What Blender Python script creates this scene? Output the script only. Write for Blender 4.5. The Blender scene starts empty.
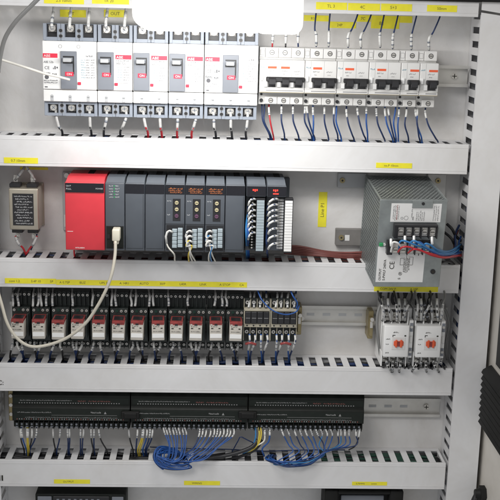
import bpy, bmesh, math, random
import mathutils
from mathutils import Vector, Matrix
random.seed(11)
MM = 0.001
scn = bpy.context.scene
col = scn.collection

# ------------------------------------------------------------ camera maths (mm)
FPX, CAM = 1040.9169, Vector((0, -1496.2, 0))
_y, _p, _r = [math.radians(a) for a in (2.2863, 13.0356, 1.4339)]
FW = Vector((math.sin(_y)*math.cos(_p), math.cos(_y)*math.cos(_p), -math.sin(_p)))
_rt = Vector((math.cos(_y), -math.sin(_y), 0)); _up = _rt.cross(FW)
RT = math.cos(_r)*_rt + math.sin(_r)*_up
UP = -math.sin(_r)*_rt + math.cos(_r)*_up

def at(px, py, Y):
    d = FW + RT*((px-250)/FPX) + UP*((250-py)/FPX)
    t = (Y-CAM.y)/d.y
    return CAM + d*t

# ------------------------------------------------------------ materials
MATS = {}
def mat(name, rgb, rough=0.5, metal=0.0, var=0.08, scale=30, bump=0.0, bscale=300, emit=None, estr=0, spec=0.5, grime=0.0):
    if name in MATS: return MATS[name]
    m = bpy.data.materials.new(name); m.use_nodes = True
    nt = m.node_tree; b = nt.nodes['Principled BSDF']
    b.inputs['Roughness'].default_value = rough
    b.inputs['Metallic'].default_value = metal
    b.inputs['Specular IOR Level'].default_value = spec
    tc = nt.nodes.new('ShaderNodeTexCoord')
    nz = nt.nodes.new('ShaderNodeTexNoise'); nz.inputs['Scale'].default_value = scale
    nz.inputs['Detail'].default_value = 6; nz.inputs['Roughness'].default_value = 0.6
    nt.links.new(tc.outputs['Object'], nz.inputs['Vector'])
    rp = nt.nodes.new('ShaderNodeValToRGB')
    lo = [c*(1-var) for c in rgb]; hi = [min(1, c*(1+var)) for c in rgb]
    rp.color_ramp.elements[0].position = 0.3; rp.color_ramp.elements[0].color = (*lo, 1)
    rp.color_ramp.elements[1].position = 0.7; rp.color_ramp.elements[1].color = (*hi, 1)
    nt.links.new(nz.outputs['Fac'], rp.inputs['Fac'])
    out = rp.outputs['Color']
    if grime:
        n2 = nt.nodes.new('ShaderNodeTexNoise'); n2.inputs['Scale'].default_value = 7
        n2.inputs['Detail'].default_value = 9; n2.inputs['Roughness'].default_value = 0.72; n2.inputs['Distortion'].default_value = 0.6
        nt.links.new(tc.outputs['Object'], n2.inputs['Vector'])
        r2 = nt.nodes.new('ShaderNodeValToRGB')
        r2.color_ramp.elements[0].position = 0.40; r2.color_ramp.elements[0].color = (0, 0, 0, 1)
        r2.color_ramp.elements[1].position = 0.68; r2.color_ramp.elements[1].color = (grime, grime, grime, 1)
        nt.links.new(n2.outputs['Fac'], r2.inputs['Fac'])
        mx = nt.nodes.new('ShaderNodeMix'); mx.data_type = 'RGBA'
        nt.links.new(r2.outputs['Color'], mx.inputs['Factor'])
        nt.links.new(out, mx.inputs['A']); mx.inputs['B'].default_value = (rgb[0]*0.55, rgb[1]*0.5, rgb[2]*0.42, 1)
        out = mx.outputs['Result']
    nt.links.new(out, b.inputs['Base Color'])
    if bump:
        nb = nt.nodes.new('ShaderNodeTexNoise'); nb.inputs['Scale'].default_value = bscale; nb.inputs['Detail'].default_value = 4
        nt.links.new(tc.outputs['Object'], nb.inputs['Vector'])
        bp = nt.nodes.new('ShaderNodeBump'); bp.inputs['Strength'].default_value = bump; bp.inputs['Distance'].default_value = 0.0006
        nt.links.new(nb.outputs['Fac'], bp.inputs['Height']); nt.links.new(bp.outputs['Normal'], b.inputs['Normal'])
    if emit:
        b.inputs['Emission Color'].default_value = (*emit, 1); b.inputs['Emission Strength'].default_value = estr
    MATS[name] = m
    return m

M = dict(
 panel=mat('panel_paint', (.70,.69,.68), .55, var=.05, scale=9, bump=.25, bscale=500, grime=.35),
 wall=mat('cabinet_paint', (.66,.63,.58), .5, var=.05, scale=8, bump=.3, bscale=420, grime=.3),
 duct=mat('duct_plastic', (.73,.73,.735), .42, var=.035, scale=14, bump=.12, bscale=200, grime=.16),
 cover=mat('cover_plastic', (.74,.74,.745), .4, var=.03, scale=9, bump=.15, bscale=60, grime=.25),
 gapdark=mat('dark_gap', (.012,.012,.013), .8),
 yellow=mat('yellow_tape', (.84,.76,.035), .5, var=.08, scale=60),
 ink=mat('black_ink', (.03,.028,.02), .6),
 inkgrey=mat('grey_ink', (.28,.28,.28), .6),
 inktape=mat('faded_black_ink', (.16,.14,.03), .6),
 inkmid=mat('faded_ink', (.10,.10,.11), .6),
 dull=mat('dull_steel', (.24,.23,.22), .5, .4, var=.12, grime=.3),
 inkblue=mat('pale_blue_ink', (.16,.28,.34), .6),
 white=mat('white_plastic', (.80,.80,.79), .35, var=.02, grime=.06),
 offwhite=mat('offwhite_plastic', (.70,.695,.68), .38, var=.03, grime=.1),
 bgrey=mat('breaker_grey', (.27,.30,.35), .4, var=.05),
 dgrey=mat('escutcheon_grey', (.20,.215,.245), .42, var=.05),
 lgrey=mat('light_grey_plastic', (.46,.47,.48), .4, var=.05),
 red=mat('red_plastic', (.62,.04,.055), .38, var=.06),
 redlabel=mat('red_label', (.72,.03,.07), .45, var=.04),
 orange=mat('orange_print', (.72,.11,.04), .5, var=.05),
 black=mat('black_plastic', (.018,.018,.020), .42, var=.15),
 socket=mat('socket_black', (.022,.028,.026), .45, var=.25, scale=80),
 steel=mat('zinc_steel', (.62,.60,.56), .33, .6, var=.12, scale=60),
 galv=mat('galvanised_sheet', (.34,.37,.37), .45, .7, var=.14, scale=55, grime=.2),
 rail=mat('rail_steel', (.66,.65,.62), .4, .65, var=.08, scale=30, grime=.25),
 brass=mat('brass', (.34,.28,.15), .4, .7, var=.15),
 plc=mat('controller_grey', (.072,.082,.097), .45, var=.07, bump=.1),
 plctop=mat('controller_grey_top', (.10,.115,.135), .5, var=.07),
 band=mat('smoked_window', (.012,.012,.016), .18, var=.1),
 unit=mat('unit_black', (.012,.014,.012), .5, var=.2, scale=60, bump=.1, spec=.25),
 unitface=mat('unit_face', (.013,.017,.014), .5, var=.15, scale=70, spec=.25),
 cream=mat('cream_relay', (.50,.47,.42), .28, var=.06, scale=90),
 relayred=mat('relay_red', (.24,.04,.038), .3, var=.25, scale=120),
 can=mat('filter_can', (.46,.425,.35), .38, .55, var=.08),
 sleeve=mat('marker_sleeve', (.66,.66,.64), .45, var=.18, scale=260),
 clearg=mat('clear_boot', (.50,.50,.49), .35, var=.18, scale=200),
 navy=mat('navy_insulation', (.012,.030,.10), .4, var=.2, scale=90),
 blue=mat('blue_insulation', (.018,.085,.31), .4, var=.15, scale=90),
 sky=mat('light_blue_insulation', (.03,.18,.42), .4, var=.1),
 wred=mat('red_insulation', (.45,.02,.03), .4, var=.1),
 maroon=mat('maroon_insulation', (.17,.05,.042), .45, var=.15),
 wblack=mat('black_insulation', (.018,.018,.020), .45, var=.1),
 wyel=mat('yellow_insulation', (.62,.48,.06), .4, var=.1),
 wgreen=mat('green_insulation', (.010,.05,.032), .4, var=.2),
 wgrey=mat('grey_insulation', (.20,.20,.195), .45, var=.1),
 wwhite=mat('white_insulation', (.72,.70,.64), .4, var=.05),
 beige=mat('beige_cable', (.56,.53,.45), .5, var=.06, grime=.12),
 termgrey=mat('terminal_grey', (.33,.39,.42), .4, var=.06),
 beigeterm=mat('beige_terminal', (.40,.37,.29), .45, var=.1, scale=90),
 louv=mat('louvre_black', (.010,.010,.0095), .55, var=.2, spec=.25),
 ledred=mat('lit_red_led', (.7,.03,.02), .4, emit=(1,.06,.04), estr=1.2),
 ledamber=mat('amber_led', (.42,.13,.04), .4, emit=(1,.3,.06), estr=.08),
 ledgreen=mat('green_trimmer', (.03,.30,.10), .4),
 purple=mat('purple_terminal', (.14,.06,.12), .4),
 lamp=mat('lit_diffuser', (.9,.9,.9), .4, emit=(1,.985,.96), estr=3.2),
 lampcap=mat('lamp_end_cap', (.86,.86,.85), .35, var=.02, emit=(1,.985,.97), estr=.75),
 termbrass=mat('pale_brass', (.62,.55,.34), .35, .3),
 redbrown=mat('red_brown_ink', (.22,.07,.06), .5),
 conn=mat('plug_ivory', (.66,.63,.52), .4, var=.05),
)

# ------------------------------------------------------------ mesh builder
def catmull(pts, n=7):
    pts = [Vector(p) for p in pts]
    if len(pts) < 3:
        return [pts[0].lerp(pts[-1], i/3) for i in range(4)]
    P = [pts[0]*2-pts[1]] + pts + [pts[-1]*2-pts[-2]]
    out = []
    for i in range(1, len(P)-2):
        a, b, c, d = P[i-1:i+3]
        for k in range(n):
            t = k/n
            out.append(.5*((2*b)+(c-a)*t+(2*a-5*b+4*c-d)*t*t+(3*b-a-3*c+d)*t**3))
    out.append(pts[-1])
    return out

class MB:
    def __init__(s): s.v, s.f, s.m, s.sm = [], [], [], []
    def add(s, vs, fs, mi=0, smooth=False):
        o = len(s.v); s.v += [tuple(v) for v in vs]
        for f in fs: s.f.append(tuple(i+o for i in f)); s.m.append(mi); s.sm.append(smooth)
        return s
    def box(s, x0, x1, y0, y1, z0, z1, mi=0, bev=0, seg=1):
        if x0 > x1: x0, x1 = x1, x0
        if y0 > y1: y0, y1 = y1, y0
        if z0 > z1: z0, z1 = z1, z0
        if bev <= 0:
            vs = [(x,y,z) for x in (x0,x1) for y in (y0,y1) for z in (z0,z1)]
            s.add(vs, [(0,1,3,2),(4,6,7,5),(0,4,5,1),(2,3,7,6),(0,2,6,4),(1,5,7,3)], mi); return s
        bm = bmesh.new(); bmesh.ops.create_cube(bm, size=1)
        for v in bm.verts: v.co = Vector(((x0+x1)/2+v.co.x*(x1-x0), (y0+y1)/2+v.co.y*(y1-y0), (z0+z1)/2+v.co.z*(z1-z0)))
        bev = min(bev, .45*min(x1-x0, y1-y0, z1-z0))
        bmesh.ops.bevel(bm, geom=bm.edges[:], offset=bev, segments=seg, affect='EDGES', profile=.5)
        bm.verts.index_update()
        s.add([v.co.copy() for v in bm.verts], [[v.index for v in f.verts] for f in bm.faces], mi, seg > 1); bm.free(); return s
    def cyl(s, c, r, h, axis='y', n=16, mi=0, r2=None, smooth=True):
        r2 = r if r2 is None else r2; c = Vector(c); vs = []
        for k, (rr, t) in enumerate(((r, 0), (r2, h))):
            for i in range(n):
                a = 2*math.pi*i/n; p, q = rr*math.cos(a), rr*math.sin(a)
                vs.append(c + (Vector((p, t, q)) if axis == 'y' else Vector((t, p, q)) if axis == 'x' else Vector((p, q, t))))
        fs = [(i, (i+1) % n, n+(i+1) % n, n+i) for i in range(n)]
        s.add(vs, fs, mi, smooth); s.add(vs[:n], [tuple(range(n))], mi); s.add(vs[n:], [tuple(range(n-1,-1,-1))], mi); return s
    def ring(s, c, r, w, h, mi=0, n=16):
        c = Vector(c); vs = []
        for rr, t in ((r, 0), (r+w, 0), (r+w, h), (r, h)):
            for i in range(n):
                a = 2*math.pi*i/n; vs.append(c+Vector((rr*math.cos(a), t, rr*math.sin(a))))
        fs = []
        for k in range(4):
            for i in range(n): fs.append((k*n+i, k*n+(i+1) % n, ((k+1) % 4)*n+(i+1) % n, ((k+1) % 4)*n+i))
        s.add(vs, fs, mi); return s
    def prism(s, poly, a, b, axis='x', mi=0):
        # poly of 2-D points; axis x: (y,z); axis y: (x,z); axis z: (x,y)
        n = len(poly); vs = []
        for t in (a, b):
            for p, q in poly: vs.append((t,p,q) if axis == 'x' else (p,t,q) if axis == 'y' else (p,q,t))
        s.add(vs, [tuple(range(n)), tuple(range(2*n-1, n-1, -1))]+[(i,(i+1)%n,n+(i+1)%n,n+i) for i in range(n)], mi); return s
    def tube(s, pts, r, n=8, mi=0, smoothpath=True, k=7, r_end=None):
        P = catmull(pts, k) if smoothpath else [Vector(p) for p in pts]
        vs = []; up = Vector((0, 1, 0)); N = len(P)
        for i, p in enumerate(P):
            d = (P[min(i+1, N-1)]-P[max(i-1, 0)])
            if d.length < 1e-9: d = Vector((0,0,1))
            d.normalize()
            a = d.cross(up)
            if a.length < .05: a = d.cross(Vector((1,0,0)))
            a.normalize(); b = d.cross(a).normalized()
            rr = r if r_end is None else r+(r_end-r)*i/(N-1)
            for j in range(n):
                t = 2*math.pi*j/n; vs.append(p+a*(rr*math.cos(t))+b*(rr*math.sin(t)))
        fs = [(i*n+j, i*n+(j+1) % n, (i+1)*n+(j+1) % n, (i+1)*n+j) for i in range(N-1) for j in range(n)]
        fs += [tuple(range(n-1,-1,-1)), tuple((N-1)*n+j for j in range(n))]
        s.add(vs, fs, mi, True); return s
    def text(s, st, x, y, z, size, mi=0, rot=0, depth=.25, align='LEFT', sx=1):
        tv, tf = text_mesh(st, align)
        c, sn = math.cos(rot), math.sin(rot)
        vs = []
        for (a, b, d) in tv:
            a, b = a*size*sx, b*size
            vs.append((x+a*c-b*sn, y-(depth if d > 0 else 0), z+a*sn+b*c))
        s.add(vs, tf, mi); return s
    def scribble(s, x0, x1, y, z, h, mi=0, depth=.2, word=(2, 5), rot=False):
        """a line of small print too small to read: irregular upright strokes"""
        x = x0
        while x < x1:
            w = random.uniform(*word)*h*.55; e = min(x+w, x1); u = x
            while u < e:
                t = random.uniform(.35, 1)*h; b = random.choice((0, 0, .25*h))
                ww = random.uniform(.22, .5)*h
                if rot: s.box(z+b, z+min(t+b, h), y-depth, y, u, u+ww*.8, mi)
                else: s.box(u, u+ww*.8, y-depth, y, z+b, z+min(t+b, h), mi)
                u += ww+.15*h
            x = e+h*.5
        return s
    def build(s, name, mats, parent=None, loc=None):
        me = bpy.data.meshes.new(name)
        L = Vector(loc) if loc is not None else Vector((0,0,0))
        me.from_pydata([((v[0]-L.x)*MM, (v[1]-L.y)*MM, (v[2]-L.z)*MM) for v in s.v], [], s.f)
        if not isinstance(mats, (list, tuple)): mats = [mats]
        for m in mats: me.materials.append(M[m] if isinstance(m, str) else m)
        me.polygons.foreach_set('material_index', s.m); me.polygons.foreach_set('use_smooth', s.sm)
        bm = bmesh.new(); bm.from_mesh(me); bmesh.ops.recalc_face_normals(bm, faces=bm.faces); bm.to_mesh(me); bm.free()
        me.update()
        o = bpy.data.objects.new(name, me); col.objects.link(o)
        if parent is not None: o.parent = parent
        if loc is not None: o.location = L*MM
        return o

_tc = {}
def text_mesh(st, align):
    if (st, align) in _tc: return _tc[(st, align)]
    cu = bpy.data.curves.new('t', 'FONT'); cu.body = st; cu.size = 1; cu.align_x = align; cu.extrude = .01; cu.resolution_u = 3
    o = bpy.data.objects.new('t', cu); col.objects.link(o)
    bpy.context.view_layer.update()
    dg = bpy.context.evaluated_depsgraph_get(); me = bpy.data.meshes.new_from_object(o.evaluated_get(dg))
    vs = [(v.co.x, v.co.y, v.co.z) for v in me.vertices]; fs = [tuple(p.vertices) for p in me.polygons]
    bpy.data.objects.remove(o); bpy.data.curves.remove(cu); bpy.data.meshes.remove(me)
    _tc[(st, align)] = (vs, fs); return vs, fs

def tag(o, label=None, cat=None, group=None, kind=None):
    if label: o['label'] = label
    if cat: o['category'] = cat
    if group: o['group'] = group
    if kind: o['kind'] = kind
    return o
def thing(name, label, cat, loc, group=None, rot=(0,0,0)):
    o = bpy.data.objects.new(name, None); col.objects.link(o); o.empty_display_size = .01
    o.location = Vector(loc)*MM; o.rotation_euler = rot
    return tag(o, label, cat, group)
def dup(o, loc, label, parent=None):
    c = o.copy(); col.objects.link(c)
    if parent is None:
        c.location = Vector(loc)*MM; c['label'] = label
    else: c.parent = parent
    for ch in list(o.children): dup(ch, None, None, c)
    return c
ORD = ['first','second','third','fourth','fifth','sixth','seventh','eighth','ninth','tenth','eleventh','twelfth','thirteenth','fourteenth','fifteenth','sixteenth','seventeenth','eighteenth','nineteenth','twentieth','twenty-first','twenty-second','twenty-third','twenty-fourth','twenty-fifth','twenty-sixth','twenty-seventh','twenty-eighth','twenty-ninth','thirtieth','thirty-first','thirty-second','thirty-third','thirty-fourth','thirty-fifth','thirty-sixth','thirty-seventh','thirty-eighth','thirty-ninth','fortieth']

YP = 60.0     # mounting panel plane; duct covers lie at 0, the camera is at negative y

# ------------------------------------------------------------ setting
MB().box(-430, 440, YP, YP+3, -1000, 70).build('back_panel', 'panel')['kind'] = 'structure'
MB().box(432, 435, -420, YP-1, -1000, 70).build('side_wall', 'wall')['kind'] = 'structure'
MB().box(-443, -440, -420, YP-1, -1000, 70).build('side_wall', 'wall')['kind'] = 'structure'

# ------------------------------------------------------------ wiring ducts
PITCH = 20.0
def duct_parts(T, length, height, s0, x0=0, missing=(), depth=60, slotw=10.2):
    """local: x 0..length, z 0..-height, y 0(front)..depth(back)"""
    b = MB(); D = depth-.6
    b.box(0, length, D-1.6, D, -height+.8, -.8)                      # back
    for side in (0, 1):
        z1 = -.8 if side == 0 else -height+.8+1.5; z0 = z1-1.5
        b.box(0, length, D-8.5, D-1.7, z0, z1)
        k0 = int((0-s0)//PITCH)-1
        for k in range(k0, k0+int(length//PITCH)+4):
            c = s0+k*PITCH; a0, a1 = c+slotw/2, c+PITCH-slotw/2
            a0, a1 = max(a0, 0), min(a1, length)
            if a1-a0 < 1: continue
            if side == 0 and k in missing: continue
            b.box(a0, a1, 5.5, D-8.5, z0, z1)
            a0, a1 = max(c+1.3, 0), min(c+PITCH-1.3, length)
            if a1 > a0: b.box(a0, a1, 1.7, 5.5, z0, z1)
    b.build('slotted_base', 'duct', T)
    c = MB()
    c.box(0, length, 0, 1.4, -height, 0, bev=.5)
    c.box(0, length, 1.4, 4.6, -.75, 0); c.box(0, length, 1.4, 4.6, -height, -height+.75)
    c.box(0, length, -.35, 0.1, -5.4, -4.8); c.box(0, length, -.35, .1, -height+4.8, -height+5.4)
    c.build('snap_cover', 'cover', T)

def sticker(T, x0, x1, z0, z1, words, y=-.1, size=None, rot=0, name='label_tape'):
    s = MB(); s.box(x0, x1, y-.35, y, z0, z1); o = s.build(name, 'yellow', T)
    t = MB(); h = z1-z0
    for (wx, st) in words:
        t.text(st, wx, y-.36, z0+h*.28, size or h*.6, rot=rot, depth=.15)
    if words: t.build('printed_text', 'inktape', o)
    return o

DX0 = -360.0
DU = {}
rows = [  # z_top, height, slot centre reference, x_end, missing fingers, label
 ('top', 17.0, 20.5, -296, 374.4, (), 'white plastic wiring duct along the very top above all breakers with yellow tags'),
 ('one', -184.4, 43.8, -292.6, 374.4, (), 'wide white slotted wiring duct directly below the row of breakers'),
 ('two', -364.7, 43.8, -296.3, 374.4, (), 'white slotted wiring duct under the red power module with a long yellow label strip'),
 ('three', -527.7, 43.8, -297.5, 374.4, (), 'white slotted wiring duct between the small relays and the long black modules'),
 ('four', -684.0, 43.8, -254.9, 374.4, (-2, 7, 12, 13), 'lowest white slotted wiring duct with a looped blue wire coil lying on it'),
]
for key, zt, h, ref, xe, miss, lab in rows:
    T = thing('wiring_duct', lab, 'wiring duct', (DX0, 0, zt), 'white slotted wiring ducts')
    duct_parts(T, xe-DX0, h, ref-DX0, missing=miss); DU[key] = T
# right vertical duct (turned through 90 degrees: local x runs downwards)
TV = thing('wiring_duct', 'tall vertical white wiring duct closing the right end of every shelf', 'wiring duct', (378.2+47.5, 0, 24), 'white slotted wiring ducts', (0, math.radians(90), 0))
TV.location = Vector((378.4, 0, 24))*MM
b = MB()
H = 47.5; Lh = 900.0
def vduct(T, L, W, s0):
    b = MB(); D = 59.4
    b.box(.8, W-.8, D-1.6, D, -L, 0)
    for side in (0, 1):
        x0 = .8 if side == 0 else W-2.3; x1 = x0+1.5
        b.box(x0, x1, D-12.5, D-1.7, -L, 0)
        for k in range(int(L//PITCH)+1):
            c = -s0-k*PITCH; a1, a0 = c-4.6, c-PITCH+4.6
            a0 = max(a0, -L)
            b.box(x0, x1, 6.5, D-12.5, a0, a1); b.box(x0, x1, 1.7, 6.5, a0-3.3, a1+3.3)
    b.build('slotted_base', 'duct', T)
    c = MB()
    # the cover is in two lengths with an oblique cut near the top
    c.prism([(0, -L), (W, -L), (W, 14-17), (0, 20-17)], 0, 1.4, 'y')
    c.prism([(0, 23.5-17), (W, 17-17), (W, 26), (0, 26)], 0, 1.4, 'y')
    c.box(0, .75, 1.4, 4.6, -L, 0); c.box(W-.75, W, 1.4, 4.6, -L, 0)
    c.build('snap_cover', 'cover', T)
TV.rotation_euler = (0, 0, 0)
TV.location = Vector((378.4, 0, 0))*MM
vduct(TV, 900, 46.5, 2.0)
p = at(0.5, 430, 0)
TL = thing('wiring_duct', 'vertical white wiring duct at the left edge stuffed with grey wires', 'wiring duct', (DX0+1, 4.8, -70), 'white slotted wiring ducts')
WL = p.x-3-(DX0+1)
def vduct2(T, W, s0, z0, z1):
    b = MB(); D = 54.6
    b.box(.8, W-.8, D-1.6, D, z1, z0)
    x0 = W-2.3; x1 = x0+1.5
    b.box(x0, x1, D-12.5, D-1.7, z1, z0)
    k = 0
    while z0-k*PITCH-20 > z1:
        c = z0-s0-k*PITCH
        b.box(x0, x1, 2, D-12.5, c-PITCH+4.6, c-4.6); k += 1
    b.box(0, W, 0, 1.4, z1, z0)
    return b
# it is cut into lengths between the shelves
for i, (z0, z1) in enumerate(((-20, -183), (-230, -363), (-410, -526), (-573, -682), (-730, -900))):
    bb = vduct2(TL, WL, 3, z0+70, z1+70)
    bb.build('duct_length', 'duct', TL)

# thick black strip standing in for the shade above the top duct
tag(MB().box(60, 445, -6, 40, 17.6, 34, bev=2).build('top_shade_strip', 'louv'), 'black strip standing in for shade across the top right edge above the duct', 'shade strip')

# stickers on ducts (positions in the duct's own frame)
def dstick(key, px0, px1, py, h, words):
    zt = {'top': 17.0, 'one': -184.4, 'two': -364.7, 'three': -527.7, 'four': -684.0}[key]
    a, b_ = at(px0, py, 0), at(px1, py, 0); zc = (a.z+b_.z)/2-zt
    sticker(DU[key], a.x-DX0, b_.x-DX0, zc-h/2, zc+h/2, [((at(wx, py, 0).x-DX0), st) for wx, st in words])
dstick('one', 4, 38, 160.5, 8.4, [(11, '0.7 10mm')])
dstick('one', 376, 412, 165.5, 7.6, [(384, 'no.P 10mm')])
dstick('two', 5, 56, 281, 8, [(9, 'cont 1.2'), (31, '3.4P 10'), (50, '5P')])
names12 = ['A 0.75P', 'BUZ', 'UPS 20', 'A 14R1', 'AUTO', '30/P', 'L40R', 'LINK', 'A STOP', 'CA']
dstick('two', 56.2, 247, 283.5, 8, [(52.5+20*(i+.35), st) for i, st in enumerate(names12)])
dstick('two', 374, 438, 289, 8, [(380, 'COM 24V P'), (410, 'A 10P')])
dstick('four', 54, 90, 481.5, 7, [(63, 'OUTPUT')])
dstick('four', 184, 220, 483, 7, [(192, 'WIRING')])
dstick('four', 352, 387, 483.5, 6, [(356, '0.75MM2'), (371, 'comm')])
dstick('top', 44, 84, .5, 9, [(56, '2.5 10mm')])
dstick('top', 92, 129, .8, 9, [(104, 'TR 20')])
dstick('top', 316, 347, 6, 10, [(327, 'TL 3')])
dstick('top', 348, 380, 7, 10, [(360, '4C')])
dstick('top', 381, 412, 7.5, 10, [(390, '5+3')])
dstick('top', 427, 457, 8.5, 9, [(437, '50mm')])
# black cable numbers at the left ends of two ducts
t = MB(); q = at(-1, 384, 0); t.text('C:', q.x-DX0-2, -.4, q.z+527.7-1, 10); t.build('printed_mark', 'ink', DU['three'])
t = MB(); q = at(-1, 480, 0); t.box(q.x-DX0, q.x-DX0+2.2, -.5, -.3, q.z+684-1, q.z+684+8); t.box(q.x-DX0+4, q.x-DX0+6.4, -.5, -.3, q.z+684-1, q.z+684+8); t.build('printed_mark', 'ink', DU['four'])

# wires lying inside each duct, seen through the slots
bund = [('one', -184.4, ('navy','wred','wblack')), ('two', -364.7, ('wblack','navy','maroon')), ('three', -527.7, ('navy','wblack','wgrey')), ('four', -684.0, ('wblack','wgreen','navy'))]
blab = {'one': 'dark wires lying inside the duct below the breakers', 'two': 'black and brown wires lying inside the duct below the red module',
        'three': 'navy and black wires lying inside the duct below the relays', 'four': 'green, navy and black wires lying inside the lowest duct'}
for key, zt, ms in bund:
    b = MB()
    for j in range(16):
        yy = 9+(j % 8)*5.0; zz = zt-9-(j//8)*9
        pts = [(-350+i*48, yy+random.uniform(-3,3), zz+random.uniform(-4,4)) for i in range(16)]
        b.tube(pts, 3.1, n=6, mi=(0 if j < 3 else random.randrange(3)) if key != 'four' else random.choice((0,2,0)), k=3)
    if key == 'four':
        for j in range(7): b.tube([(175+i*27, 10+j*6+random.uniform(-3,3), zt-6+random.uniform(-3,2)) for i in range(8)], 2.6, n=6, mi=1, k=3)
    o = b.build('wire_bundle', list(ms), None, (-350, 30, zt-20)); tag(o, blab[key], 'wires', 'wire bundles inside the ducts', 'stuff')
b = MB()
for j in range(10):
    b.tube([(387+(j % 5)*6+random.uniform(-2,2), 14+(j//5)*14+random.uniform(-4,4), 0-i*60) for i in range(15)], 3.4, n=6, mi=random.randrange(3), k=3)
tag(b.build('wire_bundle', ['wblack','navy','maroon'], None, (400, 30, -5)), 'dark wires lying inside the tall right-hand duct', 'wires', 'wire bundles inside the ducts', 'stuff')
b = MB()
for j in range(8):
    b.tube([(DX0+8+(j % 4)*9+random.uniform(-2,2), 16+(j//4)*14+random.uniform(-4,4), -60-i*60) for i in range(13)], 3.6, n=6, mi=random.randrange(3), k=3)
tag(b.build('wire_bundle', ['wgrey','wblack','wgrey'], None, (DX0+20, 30, -70)), 'grey and black wires packed inside the left edge duct', 'wires', 'wire bundles inside the ducts', 'stuff')

# ------------------------------------------------------------ mounting rails
def rail(x0, x1, zc, yb, label, screws=()):
    T = thing('mounting_rail', label, 'mounting rail', (x0, YP, zc), 'steel mounting rails')
    L = x1-x0; b = MB(); y = yb-YP
    b.box(0, L, y-1, y, -11, 11)
    for s in (-1, 1):
        b.box(0, L, y-7.5, y, s*11, s*12); b.box(0, L, y-7.5, y-6.4, s*12, s*15.5)
    k = 8
    while k < L-14:
        if not any(abs(k+6-q) < 12 for q in screws): b.box(k, k+12, y-1.25, y-1.0, -2.2, 2.2, mi=1)
        k += 25
    b.build('rail_profile', ['rail', 'lgrey'], T)
    for q in screws:
        s = MB(); s.cyl((q, y-4.2, 0), 4.4, 3.2, n=18); s.box(q-3.4, q+3.4, y-4.5, y-4.2, -.6, .6, mi=1); s.box(q-.6, q+.6, y-4.5, y-4.2, -3.4, 3.4, mi=1)
        s.build('screw', ['steel', 'ink'], T)
    return T
rail(60, 376, -89, YP-14, 'steel rail behind the miniature breakers, its bare right end with one screw', (288+6+2,))
rail(-305, 372, -461.5, YP-.5, 'steel rail behind the relays, bare between the terminal relays and contactors', ())
rail(-300, 372, -612.5, YP-.5, 'steel rail behind the long black modules, bare at its right end', (650,))

# ------------------------------------------------------------ moulded case breakers
def screw_front(b, x, y, z, r, m0=0, m1=1, slot=True):
    b.cyl((x, y, z), r, 1.2, n=14, mi=m0)
    if slot:
        a = random.uniform(0, math.pi); dx, dz = math.cos(a)*r*.8, math.sin(a)*r*.8; nx, nz = -math.sin(a)*r*.11, math.cos(a)*r*.11
        for (ux, uz, vx, vz) in ((dx, dz, nx, nz), (-nx*5, -nz*5, dx*.2, dz*.2)):
            b.prism([(x-ux-vx, z-uz-vz), (x+ux-vx, z+uz-vz), (x+ux+vx, z+uz+vz), (x-ux+vx, z-uz+vz)], y-.15, y+.1, 'y', mi=m1)

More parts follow.
